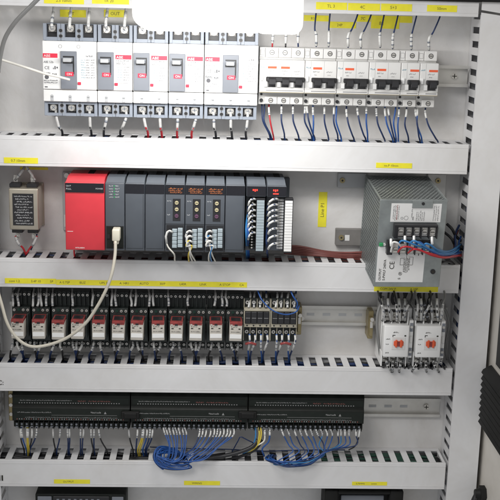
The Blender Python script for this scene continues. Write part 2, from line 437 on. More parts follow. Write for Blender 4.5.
def make_mccb(poles, W, gx, logo_x, loc, label):
    T = thing('circuit_breaker', label, 'circuit breaker', loc, 'large breakers in the top row')
    pc = [12.7+i*(W-25.4)/max(1, poles-1) for i in range(poles)]
    b = MB()
    b.box(.4, W-.4, 0, -42, 0, 129, bev=.8)                     # body
    for (z0, z1) in ((0, 20.5), (105.5, 129)):                   # terminal zones: webs round the wells
        edges = [.6]+[(pc[i]+pc[i+1])/2 for i in range(poles-1)]+[W-.6]
        zi0, zi1 = (4, 16.5) if z0 == 0 else (110.5, 129)
        for i, c in enumerate(pc):
            b.box(edges[i] if i == 0 else edges[i]+.2, c-7.5, -42, -54, z0, z1, bev=.4)
            b.box(c+7.5, edges[i+1]-.2 if i < poles-1 else edges[i+1], -42, -54, z0, z1, bev=.4)
            b.box(c-7.5, c+7.5, -42, -53.5, z0, zi0-.1)
            if z0 == 0: b.box(c-7.5, c+7.5, -42, -53.5, zi1+.1, z1)
    b.build('body', 'bgrey', T)
    for (z0, z1) in ((4, 16.5), (110.5, 128)):
        for c in pc:
            t = MB(); zc = (z0+z1)/2+(1 if z0 == 4 else 3)
            t.box(c-7.3, c+7.3, -42.1, -44, z0, z1, mi=2)
            t.box(c-5.5, c+5.5, -44, -46.5, zc-5, zc+5, mi=3)
            screw_front(t, c, -49.3, zc, 4.3, 0, 1)
            t.cyl((c, -46.6, zc), 4.9, -1.9, n=14)
            t.build('terminal', ['steel', 'dgrey', 'black', 'dull'], T)
    for i in range(poles-1):
        m = (pc[i]+pc[i+1])/2
        for z in (7, 15, 112, 119.5):
            h = MB(); h.cyl((m, -54.6, z), 2.4, .8, n=14, mi=0); h.ring((m, -54.8, z), 2.4, .5, .8, mi=1); h.build('mounting_hole', ['black', 'inkgrey'], T)
    c = MB()
    c.box(.3, W-.3, -42.2, -62, 38, 105.2, bev=.9); c.box(.3, W-.3, -42.2, -60.5, 20.8, 37.2, bev=.9)
    for i in range(poles-1):
        m = (pc[i]+pc[i+1])/2; c.ring((m, -62.3, 98), 2.1, .4, .5, mi=1, n=18)
    c.build('front_cover', ['white', 'inkgrey'], T)
    for q in pc:
        f = MB(); f.box(q-2.2, q+2.2, -60, -61, 21.5, 28.5, bev=.4); f.cyl((q, -61, 28.5), 2.2, 1, n=14); f.build('test_tab', 'lgrey', T)
    # handle escutcheon
    e = MB(); e.box(gx, gx+22.5, -61.5, -65, 39, 91.5, bev=.6)
    eo = e.build('handle_plate', 'dgrey', T)
    s = MB(); s.box(gx+3.5, gx+19, -65.05, -65.3, 83, 85); s.box(gx+17.2, gx+19, -65.05, -65.3, 60, 83)
    s.box(gx+3.5, gx+17, -65.05, -65.3, 74.5, 77.5)  # dark strip below the handle paints its shadow
    s.build('handle_slot_and_shade', 'black', eo)
    s = MB(); s.box(gx+4.5, gx+16, -65, -76, 77, 82.5, bev=.8); s.build('toggle_handle', 'lgrey', eo)
    s = MB(); s.box(gx+6.3, gx+18, -65.05, -65.6, 57.2, 63); s.text('ON', gx+12.1, -65.6, 58.4, 4.6, mi=1, align='CENTER'); s.build('on_label', ['redlabel', 'white'], eo)
    s = MB(); s.box(gx+23.5, gx+28, -61.8, -63.6, 45, 49, bev=.4); s.build('trip_button', 'redlabel', T)
    # markings
    lx, lw = logo_x
    s = MB(); s.box(lx, lx+lw, -62, -62.3, 82, 88); lo = s.build('logo_strip', 'redlabel', T)
    s = MB(); s.text('ABE', lx+1.2, -62.3, 83, 5, sx=1.1); s.build('printed_text', 'white', lo)
    s = MB(); tx = lx+1
    s.text('ABE 53b' if poles == 3 else 'ABE 52b', tx, -62, 74.5, 4.6, sx=.85)
    if poles == 3:
        s.text('CE', tx+1, -62, 66, 6); s.scribble(tx+13, tx+20, -62, 66, 5)
        s.scribble(tx, tx+9, -62, 58, 4); s.cyl((tx+4, -62.2, 55), 3, .2, mi=1); s.scribble(tx+12, tx+20, -62, 57, 4)
        for z in (49.5, 46.5): s.scribble(tx, tx+19, -62, z, 1.8)
        s.box(tx+1, tx+5, -62, -62.2, 40.5, 42)
        x0 = gx+26
        s.scribble(x0+9, x0+19, -62, 84, 2.6)
        for i, z in enumerate((79, 75.5, 72, 68.5, 65, 61.5, 58, 54.5)):
            s.scribble(x0+2, x0+8, -62, z, 1.9, mi=2); s.scribble(x0+9, x0+14, -62, z, 1.7, mi=1); s.scribble(x0+16, x0+21, -62, z, 1.7, mi=1)
    else:
        x0 = lx+1
        s.scribble(x0, x0+18, -62, 79, 2)
        for z in (70, 66.5, 63, 59.5, 56, 52.5):
            s.scribble(x0+1, x0+8, -62, z, 1.7, mi=2); s.scribble(x0+10, x0+18, -62, z, 1.7, mi=1)
        s.box(x0+1, x0+17, -62, -62.15, 48.6, 49, mi=1)
    s.build('printed_text', ['inkmid', 'inkmid', 'inkblue'], T)
    return T
Z0 = -155.5
mc3 = make_mccb(3, 76.4, 26, (1, 20.5), (-239.2, YP, Z0), 'leftmost three-pole breaker, crossed by a thin white cord')
mc2 = make_mccb(2, 50.0, 1.2, (26, 22.5), (-162.6, YP, Z0), 'two-pole breaker right beside the leftmost three-pole breaker')
dup(mc2, (-112.4, YP, Z0), 'middle two-pole breaker of three, red wires below, fully under the lamp')
dup(mc2, (-62.0, YP, Z0), 'rightmost of the three narrow two-pole breakers, red wires below')
dup(mc3, (-11.4, YP, Z0), 'three-pole breaker under the lamp, beside the small breakers, three black-ended wires below')

# ------------------------------------------------------------ miniature breakers
PWD, ACC = 18.6, 8.4
def make_mcb(n, loc, label):
    T = thing('miniature_breaker', label, 'miniature breaker', loc, 'small white breakers on the rail')
    W = ACC+n*PWD
    b = MB(); y0, y1, y2 = -14, -46, -68
    b.box(.15, W-.15, y0, y1, 0, 81, bev=.5)
    for i in range(n):
        x = ACC+i*PWD
        b.box(x+.2, x+PWD-.2, y1+.5, y1-5, 67, 80.5, bev=.7)            # shoulders
        b.box(x+.2, x+PWD-.2, y1+.5, y1-5, 1, 11.5, bev=.7)
    b.box(.5, ACC-.3, y1+.5, y1-3, 67, 80.5, bev=.5)
    b.build('body', 'offwhite', T)
    f = MB(); f.box(.3, W-.3, y1, y2, 18, 64.5, bev=1.0); f.box(.3, W-.3, y2+.8, y2-.9, 24.6, 26.2); f.box(.3, W-.3, y2+.6, y2-1.1, 18.4, 23.8, bev=.4)
    for i in range(n): f.box(ACC+i*PWD-.12, ACC+i*PWD+.12, y2-.05, y2-.12, 27, 64, mi=1)
    f.box(.5, W-.5, y2-1.12, y2-1.3, 18.7, 19.5, mi=2)
    f.box(ACC-.1+1, W-2, y2-1.12, y2-1.25, 21, 22.4, mi=1)
    f.build('front_face', ['offwhite', 'inkgrey', 'brass'], T)
    for i in range(n):
        x = ACC+(i+.5)*PWD
        for z in (74, 6.2):
            s = MB(); s.cyl((x, y1-5.5, z), 3.5, .8, n=16, mi=1); s.cyl((x, y1-5.9, z), 2.7, .5, n=16, mi=0); s.box(x-2.3, x+2.3, y1-6.1, y1-5.9, z-.45, z+.45, mi=1)
            s.build('terminal_screw', ['steel', 'black'], T)
    s = MB(); s.cyl((ACC/2, y1-3.4, 6), 2.6, .8, n=12); s.build('side_terminal', 'black', T)
    s = MB(); s.cyl((ACC/2, y1-.6, 14.5), 1.8, .5, n=12); s.build('side_hole', 'black', T)
    s = MB(); s.box(1.4, ACC-1.4, y1-3.2, y1-3.05, 70, 77.5); s.box(1.9, ACC-1.9, y1-3.35, y1-3.2, 70.5, 77, mi=1); s.build('side_window', ['inkgrey', 'offwhite'], T)
    # handle bar
    h = MB(); h.box(ACC+.8, W-.8, y2-.0, y2-8, 34.5, 41, bev=1)
    for i in range(n):
        x = ACC+(i+.5)*PWD
        h.box(x-5.2, x+5.2, y2, y2-1.6, 26.4, 34.8)
        h.prism([(y2-8, 41), (y2-8, 35), (y2-13, 30), (y2-15, 31.5), (y2-12, 38)], x-4.6, x+4.6, 'x')
    ho = h.build('toggle_handle', 'black', T)
    s = MB()
    for i in range(n+1):
        x = ACC+i*PWD; s.box(max(.8, x-2.6), min(W-.8, x+2.6), y2, y2-4.5, 26.5, 34, bev=.6)
    s.box(1.3, ACC-3, y2, y2-2.4, 35, 43, bev=.5)
    s.build('handle_guard', 'white', T)
    s = MB()
    for i in range(n if n != 2 else 1):
        if n == 3 and i == 2: continue
        x = ACC+i*PWD+(3 if n > 1 else 4.5); s.box(x, x+12.5, y2, y2-.3, 52.3, 55.4)
    lo = s.build('brand_print', 'orange', T)
    s = MB(); 
    for i in range(n):
        x = ACC+i*PWD; s.scribble(x+3, x+12, y2, 48, 2.2, mi=0); s.scribble(x+5, x+9, y2, 44, 1.6)
    s.scribble(1.5, ACC-1.5, y2, 53.5, 2.4, mi=1)
    s.build('printed_text', ['inkgrey', 'inkblue'], T)
    return T
ZM, YM, XM = -133.5, YP, 66.8
m3 = make_mcb(3, (XM, YM, ZM), 'three-pole miniature breaker at the left end, first after the large breakers')
m2 = make_mcb(2, (XM+64.2, YM, ZM), 'two-pole miniature breaker just right of the three-pole one')
dup(m2, (XM+64.2+45.6, YM, ZM), 'middle one of the three two-pole miniature breakers')
dup(m2, (XM+64.2+91.2, YM, ZM), 'two-pole miniature breaker just left of the two single-pole ones')
m1 = make_mcb(1, (XM+64.2+136.8, YM, ZM), 'single-pole miniature breaker, second from the right end of the row')
dup(m1, (XM+64.2+163.8, YM, ZM), 'single-pole miniature breaker at the right end of the row, next to bare rail')

# ------------------------------------------------------------ wires
def wire(label, pts, m='navy', r=1.25, sleeve=None, cat='wire', group=None, name='wire', tip=None, sm='sleeve', sr=2.0, k=6, jit=0.4):
    """pts: (px, py, Y) picked on the photo, with a real depth each; sleeve: (from, to) fractions of the run"""
    if jit and len(pts) > 3: pts = [pts[0], pts[1]]+[(a+random.uniform(-jit, jit), b+random.uniform(-jit, jit)*.8, c+random.uniform(-jit, jit)*1.5) for a, b, c in pts[2:]]
    W = [at(*q) for q in pts]
    P = catmull(W, k); o = MB().tube(P, r, n=8, smoothpath=False).build(name, m, None, W[0])
    tag(o, label, cat, group)
    def part(fr, nm, mt, rr):
        n = len(P)-1; i0, i1 = fr[0]*n, fr[1]*n
        def pt(t):
            i = min(int(t), n-1); return P[i].lerp(P[i+1], t-i)
        Q = [pt(i0+(i1-i0)*j/4)-W[0] for j in range(5)]
        q = MB().tube(Q, rr, n=10, smoothpath=False)
        if nm == 'marker_sleeve':
            for j in range(1, 4):
                if random.random() < .5: q.tube([Q[j]+(Q[j+1]-Q[j])*.15, Q[j]+(Q[j+1]-Q[j])*random.uniform(.3,.55)], rr+.12, n=10, mi=1, smoothpath=False)
        q.build(nm, [mt, 'dgrey'], o)
    if sleeve: part(sleeve, 'marker_sleeve', sm, max(sr*.86, r+.2))
    if tip: part(tip[:2], 'crimp_boot', tip[2], sr*1.05)
    return o

# above the miniature breakers
up = [(316, 14, 316, 47), (330, 14, 329, 47), (357.5, 15, 348, 47.5), (371, 15, 361, 48), (384, 15.5, 380, 48), (398, 15.5, 393, 49), (416.5, 16, 411, 50), (440, 16.5, 429, 51)]
for i, (a, b0, c, d) in enumerate(up):
    wire(f'navy wire with white sleeve, {ORD[i]} from left dropping into the small breakers from above',
         [(a+1, b0-8, 30), (a, b0, 28), ((a+c)/2-1, (b0+d)/2-2, 24), (c, d-12, 20), (c, d, 22)], 'navy', 1.15, (.60, .98), sr=2.3, group='wires above the small breakers')
for i, (c, m) in enumerate(((272.5, 'wred'), (285.5, 'wblack'), (298, 'navy'))):
    wire(f'{["red","black","navy"][i]} wire with white sleeve entering the three-pole miniature breaker behind the lamp', [(c+1, 14, 30), (c+1, 24, 26), (c, 38, 22), (c, 47, 22)], m, 1.15, (.35, .85), sr=2.3, group='wires above the small breakers')
# below the miniature breakers
dn = [(262,106,270,139,'navy'),(264.5,107,271.5,139,'navy'),(269,108,273.5,139,'wred'),(281.5,107,284.5,139,'navy'),(293,107,299,139,'navy'),(305,106,311.5,139,'navy'),(307,106,314.5,139,'navy'),(313,108,313.5,139,'blue'),(324.5,107,328,139.5,'navy'),
      (334,107,338,140,'navy'),(336.5,107,341,140,'blue'),(346.5,110,354,140.5,'navy'),(357.5,108,365.5,141,'navy'),(366.5,106,367.5,141,'blue'),(376.5,109,384.5,142,'navy'),(385,109,393,142,'blue'),(388.5,108,395,142,'navy'),(395.5,107,396,142,'blue'),(399,110,398,142,'blue'),
      (406.5,110,408.5,142.5,'navy'),(415.5,109,420,143,'navy'),(417.5,108,422,143,'blue'),(425.5,111,438,144,'navy')]
for i, (a, b0, c, d, m) in enumerate(dn):
    s = random.uniform(-2, 2)
    wire(f'{"red" if m=="wred" else "navy" if m=="navy" else "blue"} wire, {ORD[i]} from left hanging below the small breakers into the duct',
         [(a, b0-4, 24), (a, b0+3, 20), (a+(c-a)*.3+s*.7-.8, b0+(d-b0)*.45, 15), (a+(c-a)*.75, b0+(d-b0)*.8, 18), (c, d-2, 24), (c+1, d+5, 28)], m, 1.2, (.10, .28) if i not in (0, 1, 10, 17) else None, sr=1.9, group='wires below the small breakers')
# below the large breakers
dl = [(56,117,62,136,'wblack'),(89.5,117,91,136,'wblack'),(106.5,117,103.5,136.5,'wblack'),(126,117,120,136.5,'wblack'),(143.5,117,147.5,137,'wred'),(159.5,117,161.5,137,'wred'),(177.5,117,177,137.5,'wred'),(196,117,191.5,137.5,'wred'),(213.5,117,215.5,138,'wblack'),(230.5,117,231.5,138,'wblack'),(247.5,117,246,138.5,'wblack')]
for i, (a, b0, c, d, m) in enumerate(dl):
    wire(f'{"red" if m=="wred" else "black"}-ended wire in a clear marked sleeve, {ORD[i]} from left below the large breakers',
         [(a, b0-7, 14), (a+.3, b0, 10), ((a+c)/2, (b0+d)/2, 10), (c, d-5, 17), (c+.6, d+2, 27)], m, 1.7, (.0, .62), sr=2.5, sm='clearg', group='wires below the large breakers')
# above the large breakers
for i, a in enumerate((52, 69.5, 88, 106, 124.5, 142)):
    wire(f'clear sleeved wire, {ORD[i]} from left entering the large breakers from above', [(a+2, 6, 30), (a+1, 14, 20), (a, 24, 10), (a, 29, 10)], 'clearg', 1.9, (.25, .95), sr=2.6, sm='sleeve', group='wires above the large breakers')

# yellow tape tags stuck on the panel behind the wires
def ptag(px0, px1, py0, py1, word, label):
    a, b_ = at(px0, py0, YP-.5), at(px1, py1, YP-.5)
    T = thing('yellow_tag', label, 'label tape', (a.x, YP-.1, b_.z), 'yellow tape tags on the back panel')
    w, h = b_.x-a.x, a.z-b_.z
    s = MB(); s.box(0, w, -.5, 0, 0, h); s.build('tape', 'yellow', T)
    if word:
        s = MB()
        if h > w: s.text(word, w*.68, -.5, h*.28, w*.6, rot=math.pi/2)
        else: s.text(word, w*.28, -.5, h*.28, min(h*.6, 7))
        s.build('printed_text', 'inktape', T)
ptag(60, 86, 9.5, 17.5, '15T', 'yellow tag behind the wires above the leftmost large breaker')
ptag(104, 127, 9.5, 17.5, 'OUT', 'yellow tag behind the wires above the second large breaker')
ptag(304, 328.5, 15, 21.5, 'B3', 'yellow tag just right of the lamp end, behind the first navy wires')
ptag(329.5, 356, 21.5, 28.5, '24P', 'yellow tag hanging lower between the second and third navy wires')
ptag(357, 370.5, 15, 22, '7C', 'short yellow tag behind the third and fourth navy wires')
ptag(371.5, 399, 15.5, 29, '8x', 'large yellow tag behind the fifth navy wire above the small breakers')
ptag(400, 412, 16, 23, '', 'small yellow tag behind the sixth navy wire above the small breakers')
ptag(319, 326, 192, 227, 'Line P1', 'yellow tag stuck upright on the panel left of the power supply')
ptag(20, 48, 167, 170, '', 'yellow tag peeking below the duct above the line filter')

# ------------------------------------------------------------ line filter
f0 = at(9.5, 229, 15); fx = f0.x
T = thing('line_filter', 'small metal can filter with black rating plate at the far left', 'line filter', (fx, YP, -325.5))
b = MB(); b.box(0, 43, 0, -45, 0, 62, bev=2.2, seg=3); b.box(-1.5, 44.5, 0, -3, -2, 64, bev=.8); b.build('can', 'can', T)
s = MB(); s.box(5.5, 36, -45, -45.5, 7, 54.5); so = s.build('rating_plate', 'black', T)
s = MB()
for i, z in enumerate((49.5, 45.5, 41.5, 37.5, 33.5, 29.5, 25.5, 21.5, 17.5, 13, 9)): s.scribble(8+(i % 3)*2, 34-(i % 2)*5, -45.5, z, 2.2, word=(1, 6))
s.build('printed_text', 'lgrey', so)
for (x0, z0, z1) in ((0, 62, 68), (25, 62, 68), (2, -6, 0), (25, -6, 0)):
    s = MB(); s.box(x0, x0+16, -22, -38, z0, z1, bev=.8); s.build('terminal_base', 'black', T)
for (x, z) in ((8, 74), (33, 74), (9, -11), (33, -11)):
    s = MB(); s.box(x-3, x+3, -28, -29, z-5, z+5); s.cyl((x, -31, z), 3.2, 3, n=12); s.cyl((x, -33, z), 1.5, 3, n=8); s.build('terminal_screw', 'steel', T)
wire('grey wire rising from the left terminal of the filter into the duct', [(15, 180, 28), (20, 174, 25), (24, 168, 25), (26, 160, 30)], 'wgrey', 1.8, (.1, .6), sm='clearg', sr=2.6)
wire('pale grey wire rising from the right terminal of the filter into the duct', [(35, 180, 28), (31, 173, 25), (27, 167, 25), (26, 160, 34)], 'clearg', 1.8, (.1, .6), sm='sleeve', sr=2.4)
wire('red wire from the left foot of the filter down into the duct', [(15.5, 236, 28), (18, 243, 24), (23, 248, 28), (26, 254, 30)], 'wred', 1.5, (.05, .5), sm='clearg', sr=2.4)
wire('red wire from the right foot of the filter down into the duct', [(37, 236, 28), (34, 243, 24), (30, 248, 28), (25.5, 255, 30)], 'wred', 1.5, (.05, .5), sm='clearg', sr=2.4)
wire('red wire dropping out below the red power module', [(147/2+.5, 250, 25), (74.5, 256, 24), (75, 263, 28)], 'wred', 1.4)
wire('blue-black wire on the right lower terminal of the filter', [(37, 234, 30), (35, 240, 30), (31, 250, 32)], 'navy', 1.0)

# ------------------------------------------------------------ controller rack
ZC = -342.0; HC = 98.0; YF = -98.0   # module depth
rk = thing('module_rack', 'long dark base plate carrying the red and grey controller modules', 'module rack', (-208, YP, ZC))
b = MB(); b.box(0, 327, 0, -10, 2, 96, bev=1); b.box(0, 327, -4, -22, -14, 2.5, bev=1)
for i in range(22): b.box(9+i*14.6, 16+i*14.6, -21.8, -22.3, -11, -3, mi=1)
b.build('base_plate', ['plc', 'gapdark'], rk)
b = MB(); b.box(-14, 0, 0, -6, 8, 98, bev=1); b.cyl((-7, -9, 93), 3.8, 3, n=14, mi=1); b.box(-12, -4, -6, -7, 14, 33, mi=2, bev=.3)
b.build('mounting_flange', ['lgrey', 'steel', 'offwhite'], rk)

def module_shell(T, w, m='plc', mt='plctop', band=True, hook=1):
    b = MB(); b.box(.3, w-.3, -10, YF, 0, HC, bev=1.2, seg=2); b.build('housing', m, T)
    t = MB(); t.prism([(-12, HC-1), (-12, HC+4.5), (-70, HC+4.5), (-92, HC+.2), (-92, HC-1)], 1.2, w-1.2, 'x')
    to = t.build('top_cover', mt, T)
    for i in range(hook):
        h = MB(); cx = (i+.5)*w/hook+ (3 if hook == 1 else 0); h.box(cx-4.5, cx+4.5, -13, -46, HC+4.3, HC+4.9); h.build('latch_hole', 'gapdark', to)
    if band:
        h = MB(); h.box(.8, w-.8, YF, YF-.6, HC-14.5, HC-1, bev=.25); return h.build('status_window', 'band', T)
XC = [-205.7, -149.2, -120.9, -92.5, -64.1, -35.7, -7.2, 21.3, 51.0, 80.0, 109]
# red power module
T = thing('power_module', 'bright red power module at the left end of the controller rack', 'power module', (XC[0], YP, ZC))
bd = module_shell(T, 56.2, 'red', 'red')
s = MB(); s.text('POWER', 54, YF-.6, HC-9.5, 3, align='RIGHT'); s.text('Q61P', 2, YF-.6, HC-6, 3); s.text('PULL', 2, YF-.6, HC-10.5, 3.5); s.build('printed_text', 'lgrey', bd)
s = MB(); s.text('MITSUBISHI', 14, YF, 2.5, 2.6); s.box(3, 11, YF, YF-.15, 27, 27.6); s.box(1, 55, YF, YF-.2, 96.8-14.6, 96.9-14.4, mi=1); s.build('printed_text', ['white', 'ink'], T)
# processor module
T = thing('processor_module', 'grey processor module with a beige cable plugged into its lower socket', 'processor module', (XC[1], YP, ZC))
module_shell(T, 28.0, band=False)
s = MB()
for i in range(5):
    s.scribble(6, 11, YF, HC-5-i*4, 1.8, mi=0); s.scribble(15, 20, YF, HC-5-i*4, 1.8, mi=0); s.box(12.5, 14.3, YF, YF-.3, HC-5-i*4, HC-3.4-i*4, mi=1)
s.build('status_print', ['lgrey', 'ledgreen'], T)
s = MB(); s.box(1.5, 26.5, YF+2, YF-.3, 3, 36, mi=0); s.box(2.5, 25.5, YF-.3, YF-.6, 4, 35, mi=1)
s.box(3, 7, YF-.6, YF-2, 18, 24, mi=0); s.box(12, 24, YF-.6, YF-1.6, 5, 14, mi=1); s.build('socket_door', ['gapdark', 'unit'], T)
for k, lab in ((2, 'plain dark grey module immediately right of the processor module'), (3, 'plain dark grey module between two others, left of the three wired analog modules'), (7, 'plain dark grey module right of the three wired analog modules')):
    T = thing('blank_module', lab, 'controller module', (XC[k], YP, ZC), 'plain grey controller modules')
    module_shell(T, 28.2)
    s = MB(); s.box(25.6, 26, YF, YF-.2, 4, HC-16); s.box(2, 26, YF, YF-.2, 3.6, 4); s.build('door_seam', 'gapdark', T)
# analog modules
def make_analog(loc, label):
    T = thing('analog_module', label, 'controller module', loc, 'analog modules with plug terminals')
    bd = module_shell(T, 28.2)
    s = MB(); s.scribble(5, 24, YF-.6, HC-7.4, 2.4); s.scribble(5, 22, YF-.6, HC-10.2, 2.0); s.scribble(7, 24, YF-.6, HC-12.8, 1.8); s.build('digit_display', 'ledamber', bd)
    s = MB(); s.box(11, 22, YF, YF-.3, 45, 77); so = s.build('connector_well', 'black', T)
    for i, (z, m) in enumerate(((71.5, 'termbrass'), (62, 'termbrass'), (52.5, 'purple'))):
        s = MB(); s.cyl((16.5, YF-1.6, z), 2.7, 1.4, n=14); s.box(14.6, 18.4, YF-1.9, YF-1.6, z-.35, z+.35, mi=1); s.build('adjuster', [m, 'ink'], so)
    s = MB(); s.scribble(3, 9, YF, 73, 1.8); s.scribble(3, 8, YF, 53, 1.8); s.box(.8, 27.4, YF, YF-.25, 40, 40.8, mi=1); s.build('printed_text', ['lgrey', 'gapdark'], T)
    s = MB(); s.box(2, 27, YF, YF-.4, 2, 39); w = s.build('terminal_well', 'black', T)
    for j in range(2):
        s = MB()
        for i in range(5): s.box(10.5+j*8, 17.5+j*8, YF-.5, YF-8+(1-j)*3, 6.5+i*5.6-(1-j)*0+j*1.5, 11.5+i*5.6+j*1.5, bev=.5)
        s.build('plug_strip', 'termgrey', w)
    return T
an = make_analog((XC[4], YP, ZC), 'leftmost of the three analog modules, one loose pale wire on its plug')
dup(an, (XC[5], YP, ZC), 'middle one of the three analog modules, with white and yellow wires')
dup(an, (XC[6], YP, ZC), 'rightmost of the three analog modules, with a blue wire on its plug')
yfr = YP+YF
for i, (x, cols) in enumerate(((166.5, ('wwhite',)), (186.5, ('wwhite', 'wwhite', 'wyel')), (206.5, ('wwhite', 'sky', 'wwhite')))):
    cn = {'wwhite': 'white', 'wyel': 'yellow', 'sky': 'blue'}
    for j, m in enumerate(cols):
        y0 = 233+j*5
        wire(f'{cn[m]} wire, {ORD[j]} from the top on the {["left","middle","right"][i]} analog module plug', [(x+6, y0-1, yfr-6), (x+2, y0-2, yfr-11), (x-.5, y0+3, yfr-9), (x+1+i*1.2+j*1.5, 246, yfr-8), (x+4+i*.8-j*1.5+(4 if i == 0 else 0), 254, yfr-3), (x+8-(j*3), 260, yfr+18), (x+9-j*3, 262, 20)], m, 1.15, (.0, .45), sr=1.9, group='wires on the analog modules')
# terminal modules
def term_module(loc, label, strip_m, sx, led):
    T = thing('terminal_module', label, 'controller module', loc, 'terminal modules with white label strips')
    w = 28.4; b = MB(); b.box(.3, w-.3, -10, YF+16, 0, HC, bev=1); b.box(.3, w-.3, YF+16, YF, HC-16, HC, bev=1); b.build('housing', 'plc', T)
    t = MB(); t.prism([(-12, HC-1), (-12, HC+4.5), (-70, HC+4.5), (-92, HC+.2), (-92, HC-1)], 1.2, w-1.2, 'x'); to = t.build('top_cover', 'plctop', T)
    h = MB(); h.box(13, 22, -13, -46, HC+4.3, HC+4.9); h.build('latch_hole', 'gapdark', to)
    h = MB(); h.box(.8, w-.8, YF, YF-.6, HC-14.5, HC-1, bev=.25); bd = h.build('status_window', 'band', T)
    h = MB()
    for i in range(3): h.box(9+i*2.6, 10.8+i*2.6, YF-.6, YF-1, HC-7.4-(i % 2), HC-5)
    if led > 1: h.box(9, 17, YF-.6, YF-.9, HC-12, HC-10.4)
    h.build('status_led', 'ledred', bd)
    h = MB()
    for i in range(18):
        z = 4+i*4.15; h.box(sx-9, sx-.5, YF+15.5, YF+9, z, z+3.1, mi=0, bev=.3); h.cyl((sx-4.8, YF+8.4, z+1.6), 1.25, .8, n=8, mi=1)
    h.build('terminal_column', ['lgrey' if led > 1 else 'unit', 'steel'], T)
    h = MB(); h.box(sx, sx+12.6, YF+14, YF+2, 0, 80, mi=1, bev=.5); ho = h.build('label_holder', ['offwhite', 'black'], T)
    h = MB()
    for i in range(18): h.box(sx+1, sx+11.6, YF+2, YF+1.4, 2.5+i*4.15, 6.2+i*4.15)
    h.build('label_strip', strip_m, ho)
    return T
term_module((XC[8], YP, ZC), 'terminal module with grey label strip and thick blue wires at its left', 'termgrey', 14.6, 1)
term_module((XC[9], YP, ZC), 'last terminal module on the rack, white label strip swung out to the right', 'white', 26, 2)
for i in range(7):
    y0 = 199+i*5.6
    wire(f'short white sleeved wire, {ORD[i]} from the top curving into the grey striped terminal module', [(256.5, y0+.5, yfr+6), (252, y0, yfr-2), (248.5, y0+4, yfr-1), (247.2, y0+12, yfr+5)], 'navy', 1.0, (.02, .8), sr=1.7, group='short sleeved wires on the terminal modules')
for i in range(8):
    y0 = 199+i*5.6 if i < 4 else 221+(i-4)*7.5
    wire(f'short white sleeved wire, {ORD[i]} from the top curving into the last terminal module', [(279, y0+.5, yfr+6), (274, y0, yfr-3), (269, y0+3, yfr-1), (266.8, y0+10, yfr+6)], 'navy', 1.0, (.02, .8), sr=1.9, group='short sleeved wires on the terminal modules')
for i in range(4):
    wire(f'bright blue wire, {ORD[i]} of the four running down beside the plain grey module', [(248.3+i*.5, 212+i*6, yfr+4), (246.3+i*.8, 225, yfr+2), (246+i*.8, 240, yfr+4), (246.5+i*.9, 258, 22)], 'blue' if i else 'sky', 1.5, group='blue wires on the grey striped module')
wire('navy wire running down beside the last terminal module', [(267.5, 226, yfr+5), (266.5, 238, yfr+4), (267, 247, yfr+8), (268, 258, 24)], 'navy', 1.4)

# maroon wires from the rack to the power supply
for i in range(6):
    wire(f'dark red power wire, {ORD[i]} from the top above the duct, reaching the power supply', [(284, 246+i*1.4, 40), (300, 246.5+i*1.6, 38+i), (325, 251.5+i*.9, 36-i), (345, 253+i*1.0, 36), (372, 252+i*1.8, 34+i)], 'maroon', 1.7, group='dark red wires running to the power supply')

# ------------------------------------------------------------ brackets behind the supply
def bracket(px0, px1, py0, py1, Y, label, sx, slot, m='galv'):
    a, b_ = at(px0, py0, Y), at(px1, py1, Y)
    T = thing('steel_bracket', label, 'steel bracket', (a.x, YP, b_.z), 'steel bracket plates round the power supply')
    w, h = b_.x-a.x, a.z-b_.z; b = MB(); b.box(0, w, 0, Y-YP, 0, h, bev=.8); b.build('plate', m, T)
    b = MB(); b.cyl((sx[0]*w, Y-YP-2.5, sx[1]*h), 4, 2.5, n=16); b.cyl((sx[0]*w, Y-YP-2.9, sx[1]*h), 1.6, .4, n=6, mi=1); b.build('screw', ['brass', 'ink'], T)
    if slot: b = MB(); b.box(.3*w, .45*w, Y-YP-.3, Y-YP, .3*h, .65*h, bev=.1); b.build('slot', 'offwhite', T)
bracket(336, 366, 229, 246, 50, 'dull steel bracket plate left of the power supply near its middle', (.18, .5), True, 'dull')
bracket(338, 366, 173, 188, 54, 'pale bracket plate tucked under the duct at the upper left of the power supply', (.16, .5), False, 'lgrey')
bracket(428, 445, 174, 200, 52, 'pale bracket plate behind the upper right corner of the power supply', (.55, .75), False, 'offwhite')

# ------------------------------------------------------------ power supply (hangs nose-down a little)
PW, PD, PH = 95.0, 122.0, 130.0
c0 = at(365.3, 175.3, 36)
PS = thing('power_supply', 'large perforated metal power supply with blue and red wires on its front', 'power supply', (c0.x, c0.y, c0.z), None, (math.radians(7), 0, math.radians(2.2)))
